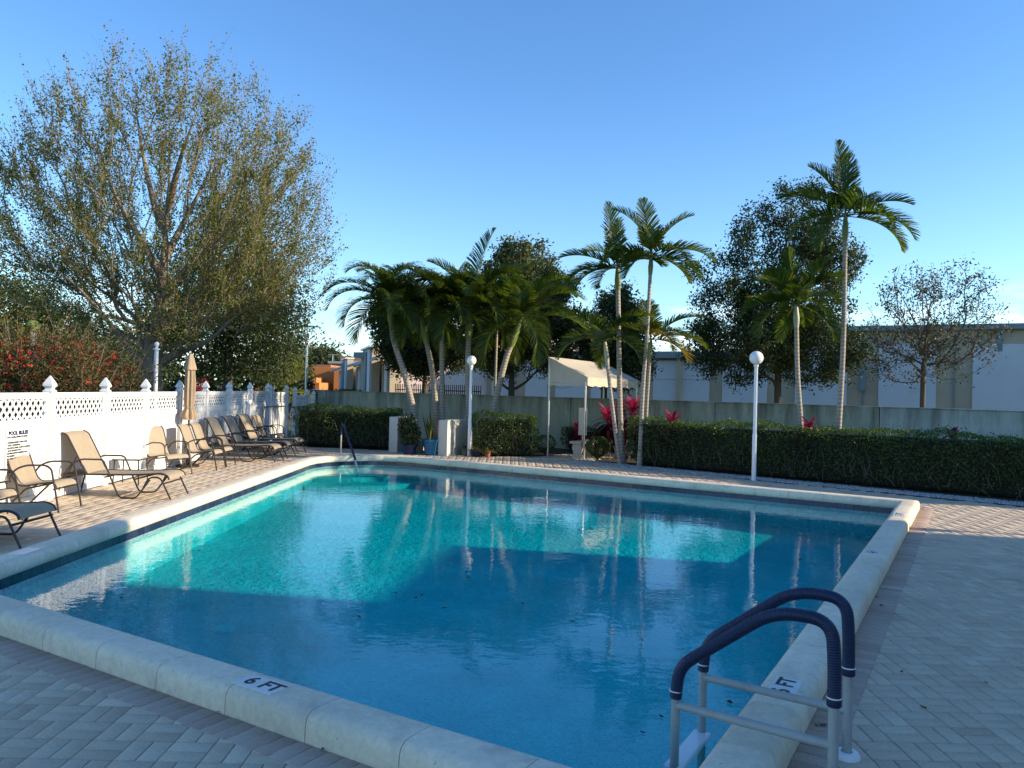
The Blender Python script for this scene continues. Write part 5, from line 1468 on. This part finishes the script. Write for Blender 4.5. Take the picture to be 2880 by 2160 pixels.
for k, (u, v) in enumerate(((1495, 1283), (1525, 1270))):
    q = at(u, v, 0); rt = empty('spider_plant', (q[0], q[1], 0), label=('low grey arching plant in the bed left of the canopy post', 'pale arching leaves close to the left canopy post')[k], cat='plant')
    V = []; F = []; val = []; rng = np.random.RandomState(90 + k)
    for i in range(30):
        a = rng.uniform(0, 6.28); e = rng.uniform(.2, 1.1); blade(V, F, val, np.zeros(3), np.array([math.cos(a) * math.cos(e), math.sin(a) * math.cos(e), math.sin(e)]), rng.uniform(.3, .5), .025, .7, rng.uniform(0, .6))
    link('leaves', _mixed(np.array(V), F, val, leafmat('grey_leaf%d' % k, [(0, (.08, .10, .06)), (1, (.2, .22, .15))], .2)), rt)

# ================================================================== BUILDINGS BEYOND THE WALL
M_wh_blue = flat('panel_grey', (0.66, 0.645, 0.63), .85, var=.05, scale=1.5)
M_wh_tan = flat('panel_tan', (0.52, 0.42, 0.29), .85, var=.06, scale=1.5)
M_wh_trim = flat('roof_trim', (0.22, 0.27, 0.26), .6, var=.06)
M_pink = flat('panel_pink', (0.72, 0.58, 0.52), .85, var=.05)
M_or = flat('stucco_orange', (0.52, 0.20, 0.055), .85, var=.06)
M_brn = flat('stucco_brown', (0.30, 0.15, 0.075), .85, var=.06)
M_dkglass = flat('dark_glass', (0.015, 0.018, 0.022), .08, var=.1)
M_louver = flat('louver_grey', (0.22, 0.25, 0.26), .7)
M_roofg = flat('roof_grey', (.36, .37, .36), .7)
def loc_box(root, name, mat, x0, x1, y0, y1, z0, z1, ch=0):
    return MB().box(((x0 + x1) / 2, (y0 + y1) / 2, (z0 + z1) / 2), (x1 - x0, y1 - y0, z1 - z0), None, .5, ch).build(name, mat, root)
# right warehouse: tall grey panels between tan piers, local x runs along the front
wa = np.array([2.0, 41.2]); wdir = rad(-29); ca, sa = math.cos(wdir), math.sin(wdir)
wh = empty('warehouse', (wa[0], wa[1], 0), wdir, label='long grey and tan warehouse behind the garden wall at the right', cat='building')
def loc_x(u):
    """distance along the warehouse front at an image column"""
    k = (u - 1440) / F_PX
    return (k * wa[1] - wa[0]) / (ca - k * sa)
Ltot = 44.0; xs_ = loc_x(2090)
loc_box(wh, 'wall', M_wh_tan, -13, xs_, .25, 14, 0, 3.75)
loc_box(wh, 'wall', M_wh_tan, xs_, Ltot, .25, 14, 0, 4.92)
loc_box(wh, 'fascia', M_wh_trim, -13.2, xs_ - .02, -.25, .3, 3.6, 3.92)
loc_box(wh, 'fascia', M_wh_trim, xs_, Ltot, -.05, .3, 4.80, 5.02)
cols = [(1300, 1352), (1380, 1440), (1475, 1535), (1560, 1640), (1660, 1740), (1835, 1903), (1915, 1992), (2030, 2155), (2235, 2380), (2470, 2632), (2735, 2960), (3060, 3200)]
for u0, u1 in cols:
    a, b = loc_x(u0), loc_x(u1); hi = a > xs_ - 1
    if b < -13: continue
    loc_box(wh, 'panel', M_wh_blue, max(a, -12.9), b, .10, .26, .0, 4.2 if a > loc_x(2400) else (4.0 if hi else 3.5), .01)
    if not hi: loc_box(wh, 'panel_joint', M_wh_tan, max(a, -12.8) + .05, b - .05, .085, .11, 2.55, 2.59)
u_ = loc_x(2425); loc_box(wh, 'conduit', M_wh_trim, u_ - .04, u_ + .04, .17, .25, 0, 2.6); loc_box(wh, 'meter_box', M_wh_trim, u_ - .12, u_ + .12, .02, .25, 2.2, 3.3)
u_ = loc_x(2683); loc_box(wh, 'conduit', M_wh_trim, u_ - .03, u_ + .03, .19, .25, 0, 4.4)
u_ = loc_x(1909); loc_box(wh, 'drain_pipe', M_wh_tan, u_ - .12, u_ + .12, -.08, .25, 0, 3.6)
u_ = loc_x(2810); loc_box(wh, 'pipe', M_wh_trim, loc_x(2803), loc_x(2818), .1, .25, 3.9, 4.9)

# left white building with fin towers, seen along its side
nb = np.array([-6.5, 42.0]); bang = rad(106.5)
wb = empty('fin_building', (nb[0], nb[1], 0), bang, label='pale building with tall fin towers and louvres behind the palms', cat='building')
# local x runs away from the camera along the facade, y = inward (to the right in the picture is -y)
loc_box(wb, 'wall', M_wh_blue, 0, 40, -14, -.02, 0, 3.4)
loc_box(wb, 'front_wall', M_pink, -.12, -.01, -13.6, -.5, 0, 4.6)
loc_box(wb, 'corner_pier', M_wh_tan, -.16, .0, -.5, .1, 0, 3.4)
for e0, e1 in ((-.6, 2.85), (8.25, 19.95), (24.65, 41)):
    MB().slab([(-.6, 0), (.5, .45), (.5, .62), (-.6, .16)], e1 - e0, Matrix.Translation(((e0 + e1) / 2, .25, 3.28)) @ Matrix.Rotation(PI / 2, 4, 'Z') @ Matrix.Scale(-1, 4, (1, 0, 0))).build('roof_eave', M_roofg, wb)
for x0 in (.98, 8.8, 11.4, 14.1, 16.6, 25.2, 28.0, 30.6):
    loc_box(wb, 'panel', M_white if False else M_wh_blue, x0, x0 + 1.7, -.02, .08, 0, 3.2, .01)
for x0 in (.5, 2.5, 8.3, 13.6, 18.6, 24.7, 30.0, 33.0):
    loc_box(wb, 'pier', M_wh_tan, x0, x0 + .35, -.02, .16, 0, 3.4)
for x0, x1, h_ in ((2.9, 8.2, 4.12), (20.0, 24.6, 4.0)):
    t = loc_box(wb, 'fin_tower', M_wh_tan, x0, x1, .28, .75, 0, h_)
    loc_box(wb, 'tower_face', M_wh_blue, x0 + .15, x1 - .1, .75, .85, 0, h_ - .15)
    loc_box(wb, 'tower_cap', M_white, x0 - .06, x1 + .06, .22, .9, h_, h_ + .10)
    for j in (0.30, 0.62):
        loc_box(wb, 'louvre', M_louver, x0 + (x1 - x0) * j, x0 + (x1 - x0) * (j + .2), .85, .93, 1.5, h_ - .2)
# picket fence in front of the pink wall
pf = empty('picket_fence', (0, 0, 0), label='dark metal picket fence before the sunlit pink wall', cat='fence')
pa, pb = atY(1112, 1100, 36)[:2], atY(1352, 1100, 33)[:2]; pn = 46
for k in range(pn):
    p = pa + (pb - pa) * k / (pn - 1)
    MB().box((0, 0, .98), (.035, .035, 2.06)).build('picket', M_black, pf).location = (p[0], p[1], 0)
for z in (.3, 1.75):
    MB().tube([(*pa, z), (*pb, z)], .02, 4).build('rail', M_black, pf)

# orange building and the brown block behind it
ob = empty('orange_building', tuple(atY(905, 1090, 92)[:2]) + (0,), 0, label='orange stucco building far behind the parking lot', cat='building')
o_ = np.array(ob.location)
def far_box(root, o, name, mat, u0, u1, v0, v1, Y, dep):
    a, b = atY(u0, v1, Y), atY(u1, v0, Y)
    return MB().box(((a[0] + b[0]) / 2 - o[0], Y + dep / 2 - o[1], (max(b[2], 0) + min(a[2], 0)) / 2 if False else (b[2] + max(0, a[2])) / 2), (b[0] - a[0], dep, b[2] - max(0, a[2])), None, .5, .02).build(name, mat, root)
far_box(ob, o_, 'main_block', M_or, 846, 960, 1034, 1100, 92, 14)
far_box(ob, o_, 'low_wing', M_or, 848, 890, 1062, 1100, 88, 4)
far_box(ob, o_, 'low_wing', M_or, 886, 898, 1076, 1100, 86, 6)
far_box(ob, o_, 'pillar', M_or, 938, 962, 1034, 1100, 90, 2)
far_box(ob, o_, 'parapet', M_brn, 850, 930, 1026, 1034, 98, 6)
for u0, u1, v0, v1 in ((905, 915, 1076, 1086), (918, 928, 1076, 1086), (856, 872, 1072, 1080)):
    w_ = far_box(ob, o_, 'window', M_dkglass, u0, u1, v0, v1, 91.9 if u0 > 900 else 87.9, .2)
ol = empty('orange_block', tuple(atY(740, 1090, 80)[:2]) + (0,), 0, label='orange wall glimpsed between the tree trunks left of the light pole', cat='building'); o2 = np.array(ol.location)
far_box(ol, o2, 'wall', M_or, 715, 762, 1066, 1100, 80, 8)
far_box(ol, o2, 'roof_edge', M_brn, 713, 764, 1062, 1067, 79.8, 8.4)
bk = empty('brown_block', tuple(atY(990, 1080, 118)[:2]) + (0,), 0, label='flat brown building top behind the fin towers', cat='building'); o3 = np.array(bk.location)
far_box(bk, o3, 'wall', M_brn, 924, 1050, 1020, 1090, 118, 14)
far_box(bk, o3, 'upper_storey', M_brn, 956, 1050, 1004, 1021, 122, 8)
far_box(bk, o3, 'white_band', M_roofg, 964, 1050, 1016, 1021, 121.7, 1)
far_box(bk, o3, 'cornice', M_roofg, 922, 1050, 1019, 1022, 117.7, 1)

# street lamp poles, stop sign
def light_pole(u, vtop, Y, label):
    p = atY(u, vtop, Y); rt = empty('light_pole', (p[0], p[1], 0), label=label, cat='light pole', group='parking lot light poles')
    MB().tube([(0, 0, 0), (0, 0, p[2])], .07, 8).build('pole', M_metal, rt)
    MB().box((.35, 0, p[2]), (.8, .25, .10), None, .5, .02).build('lamp_head', M_metal, rt)
    MB().box((-.35, 0, p[2]), (.6, .25, .10), None, .5, .02).build('lamp_head', M_metal, rt)
light_pole(865, 918, 50, 'thin tall light pole standing right of the dark evergreen')
light_pole(936, 998, 120, 'distant light pole above the brown building')
light_pole(774, 990, 62, 'light pole half hidden by the dark evergreen')
ss = atY(567, 1082, 40); st = empty('stop_sign', (ss[0], ss[1], 0), label='red stop sign partly hidden behind the fence finial', cat='sign')
MB().tube([(0, .03, 0), (0, .03, ss[2])], .03, 6).build('post', M_metal, st)
oc = [(.38 * math.cos(a), .38 * math.sin(a)) for a in np.arange(8) * PI / 4 + PI / 8]
mm_ = MB().prism(oc, -.01, .01); mm_.V = [(x, -z, y + ss[2]) for x, y, z in mm_.V]; pn_ = mm_.build('panel', M_red, st)
text('STOP', .24, M_white, st, frame((0, -.015, ss[2]), (1, 0, 0), (0, 0, 1)), bold=.006)

# parked cars
M_carb = flat('car_dark', (0.012, 0.016, 0.03), .15, var=.1, spec=.7); M_carw = flat('car_white', (.65, .66, .68), .2, var=.04); M_carg = flat('car_blue', (.03, .05, .09), .15, var=.1)
M_tyre = flat('tyre', (.015, .015, .015), .9)
def car(u, v, Y, rz, mat, label):
    p = at(u, v, 0); p = atY(u, v, Y)
    rt = empty('parked_car', (p[0], p[1], 0), rz, label=label, cat='car', group='cars in the parking lot')
    side = [(-2.2, .45), (-2.25, .75), (-2.1, .98), (-1.55, 1.02), (-.95, 1.46), (-.1, 1.52), (.75, 1.42), (1.3, 1.0), (2.05, .88), (2.25, .65), (2.2, .35), (-2.1, .32)]
    V = []; n = len(side)
    for y, sc_ in ((-.88, 1), (-.80, 1), (.80, 1), (.88, 1)):
        for x, z in side:
            yy = y * (1 - .16 * max(0, (z - .95) / .55)); V.append((x, yy, z if abs(y) < .85 else .93 * (z - .6) + .6))
    F = [tuple(range(n)), tuple(range(3 * n, 4 * n))[::-1]] + [(k * n + i, k * n + n + i, k * n + n + (i + 1) % n, k * n + (i + 1) % n) for k in range(3) for i in range(n)]
    MB().add(V, F).build('body', mat, rt, smooth=True)
    for s_ in (-1, 1):
        for pr in ([(-1.4, 1.03), (-.9, 1.38), (-.15, 1.44), (-.15, 1.02)], [(-.05, 1.02), (-.05, 1.44), (.68, 1.36), (1.12, 1.03)]):
            m = MB().slab(pr, .03, Matrix.Translation((0, s_ * .845, 0))); m.build('side_window', M_dkglass, rt)
        for x in (-1.35, 1.38):
            m = MB(); m.lathe((0, 0, 0), [(.2, -.1), (.33, -.1), (.34, -.05), (.34, .05), (.33, .1), (.2, .1)], 18); m.V = [(a + x, c_ + s_ * .80, b + .34) for a, b, c_ in m.V]
            w_ = m.build('wheel', M_tyre, rt, smooth=True)
            m = MB(); m.lathe((0, 0, 0), [(.19, -.105), (.19, .105)], 14); m.V = [(a + x, c_ + s_ * .80, b + .34) for a, b, c_ in m.V]; m.build('rim', M_metal, w_)
        MB().box((2.16, s_ * .62, .70), (.12, .34, .12), None, .5, .02).build('headlight', M_white, rt)
        MB().box((-2.2, s_ * .66, .80), (.08, .26, .14), None, .5, .02).build('tail_light', M_red, rt)
    MB().slab([(1.18, 1.04), (.74, 1.38), (.70, 1.36), (1.12, 1.03)], 1.3, Matrix.Identity(4)).build('windscreen', M_dkglass, rt)
car(902, 1092, 64, rad(175), M_carb, 'black car nearest the fin building in the parking lot')
car(926, 1093, 60, rad(178), M_carg, 'dark blue car parked right of the black one')
car(868, 1090, 72, rad(172), M_carb, 'dark car parked just behind the thin light pole')
car(838, 1088, 74, rad(170), M_carb, 'dark car left of the light pole under the pale bare tree')
car(788, 1087, 78, rad(170), M_carw, 'white car at the left end of the parked row')
car(312, 1092, 38, rad(95), M_carb, 'dark car glimpsed over the fence below the big tree')
rb_ = np.random.RandomState(99)
lb = atY(832, 1096, 40); rt = empty('low_shrub', (lb[0], lb[1], 0), label='low yellow-green shrub by the road beyond the lower fence', cat='shrub')
C = rand_dirs(900, rb_) * rb_.uniform(.5, 1, (900, 1)) * [1.0, .6, .45] + [0, 0, 1.25]
leaf_obj('foliage', C, leafmat('leaf_lime', [(0, (.12, .14, .02)), (1, (.30, .28, .05))], .35), rt, (.07, .14), .5, .5, rng=rb_)
mm_ = MB()
for k in range(12): mm_.tube([(rb_.normal() * .3, rb_.normal() * .2, 0), (rb_.normal() * .4, rb_.normal() * .2, 1.2)], .02, 4)
mm_.build('stems', M_twig, rt)
fh = empty('foundation_shrubs', (0, 0, 0)); tag(fh, 'dark low shrub mass at the foot of the fin building', 'shrub', kind='stuff')
q0, q1 = atY(940, 1100, 52), atY(1000, 1100, 44)
C = np.array([q0 + (q1 - q0) * t for t in rb_.uniform(0, 1, 1500)]); C[:, 2] = rb_.uniform(.2, 1.65, 1500); C[:, :2] += rb_.normal(size=(1500, 2)) * .4
leaf_obj('foliage', C, M_leaf_dark, fh, (.12, .25), .5, .5, rng=rb_)

# ================================================================== UNSEEN BUILDINGS OUTSIDE THE PICTURE (shaped and placed to shade the pool and deck)
sun_xy = np.array([math.cos(SUN_AZ), math.sin(SUN_AZ)])
cb = empty('apartment_house', (0, 0, 0), SUN_AZ, label='two-storey apartment house to the right, outside the picture', cat='building')
# local x towards the sun, local y across it
loc_box(cb, 'wall', M_stucco, 11, 26, -30, 8.45, 0, 7.6)
loc_box(cb, 'roof', M_wh_trim, 10.6, 26.4, -30.4, 8.45, 7.6, 7.85)
for k in range(7):
    for z in (1.0, 4.4):
        w_ = loc_box(cb, 'window', M_dkglass, 10.97, 11.0, -28 + 5 * k, -26 + 5 * k, z, z + 1.5)
pv = empty('low_shade_block', (0, 0, 0), SUN_AZ, label='unseen low block added beside the apartment house to shade the pool', cat='building')  # added light blocker, height set by where its shade ends in the pool
loc_box(pv, 'wall', M_stucco, 12.2, 18, 8.46, 11.6, 0, 4.4)
loc_box(pv, 'roof', M_wh_trim, 11.9, 18.2, 8.452, 11.65, 4.4, 4.55)

nh = empty('far_shade_block', (0, 0, 0), SUN_AZ, label='unseen plain block added at the far right to shade the far deck', cat='building')  # added light blocker that keeps the deck before the long hedge in shade
loc_box(nh, 'wall', M_stucco, 15.5, 24, 15.0, 19.6, 0, 4.4)
loc_box(nh, 'roof', M_wh_trim, 15.2, 24.3, 14.95, 19.9, 4.4, 4.6)

# ================================================================== FALLEN AND FLOATING LEAVES
M_dry = leafmat('leaf_dry', [(0, (.05, .022, .010)), (.6, (.12, .055, .02)), (1, (.20, .10, .03))], .1, rough=.7)
def curled_leaf(size, rng):
    V = []; F = []; n = 5
    for i in range(n):
        t = i / (n - 1); w = size * .32 * math.sin(PI * (.12 + .82 * t)); z = size * .22 * (t - .5) ** 2 * 2 + .002
        V += [((t - .5) * size, -w, z + size * .12), ((t - .5) * size, 0, z), ((t - .5) * size, w, z + size * .12)]
    F = [(3 * i + j, 3 * i + j + 1, 3 * i + j + 4, 3 * i + j + 3) for i in range(n - 1) for j in range(2)]
    return _mixed(np.array(V), F, [rng.uniform()] * len(V), M_dry)
rl = np.random.RandomState(55)
deck_lv = [(60, 1786), (616, 2003), (916, 2108), (1043, 2146), (2296, 2042), (2314, 2042), (2466, 1680), (2479, 1704), (2447, 1690), (2536, 1891), (2597, 1992), (2773, 1921), (146, 1410), (128, 1415), (215, 1398), (268, 1415), (290, 1378), (262, 1308), (2600, 1500)]
for u, v in deck_lv:
    p = at(u, v, .002)
    o = link('fallen_leaf', curled_leaf(rl.uniform(.025, .045), rl)); o.location = (p[0], p[1], .003); o.rotation_euler = (0, 0, rl.uniform(0, 6.28))
    tag(o, 'small dry brown leaf lying on the paving', 'leaf', 'fallen leaves on the deck')
wat_lv = [(2053, 1979), (1938, 1995), (1860, 2018), (1808, 2063), (1312, 1612), (1316, 1626), (1250, 1712), (1170, 1684), (1186, 1676), (1112, 1670), (1010, 1737), (1350, 1510), (342, 1684), (1470, 1700), (560, 1550), (690, 1512), (2250, 1575), (1610, 1750), (1120, 1425), (2360, 1560)]
for u, v in wat_lv:
    p = at(u, v, WATER_Z)
    o = link('floating_leaf', curled_leaf(rl.uniform(.03, .055), rl)); o.location = (p[0], p[1], WATER_Z + .002); o.rotation_euler = (0, 0, rl.uniform(0, 6.28))
    tag(o, 'small dark leaf floating on the pool water', 'leaf', 'leaves floating on the pool')
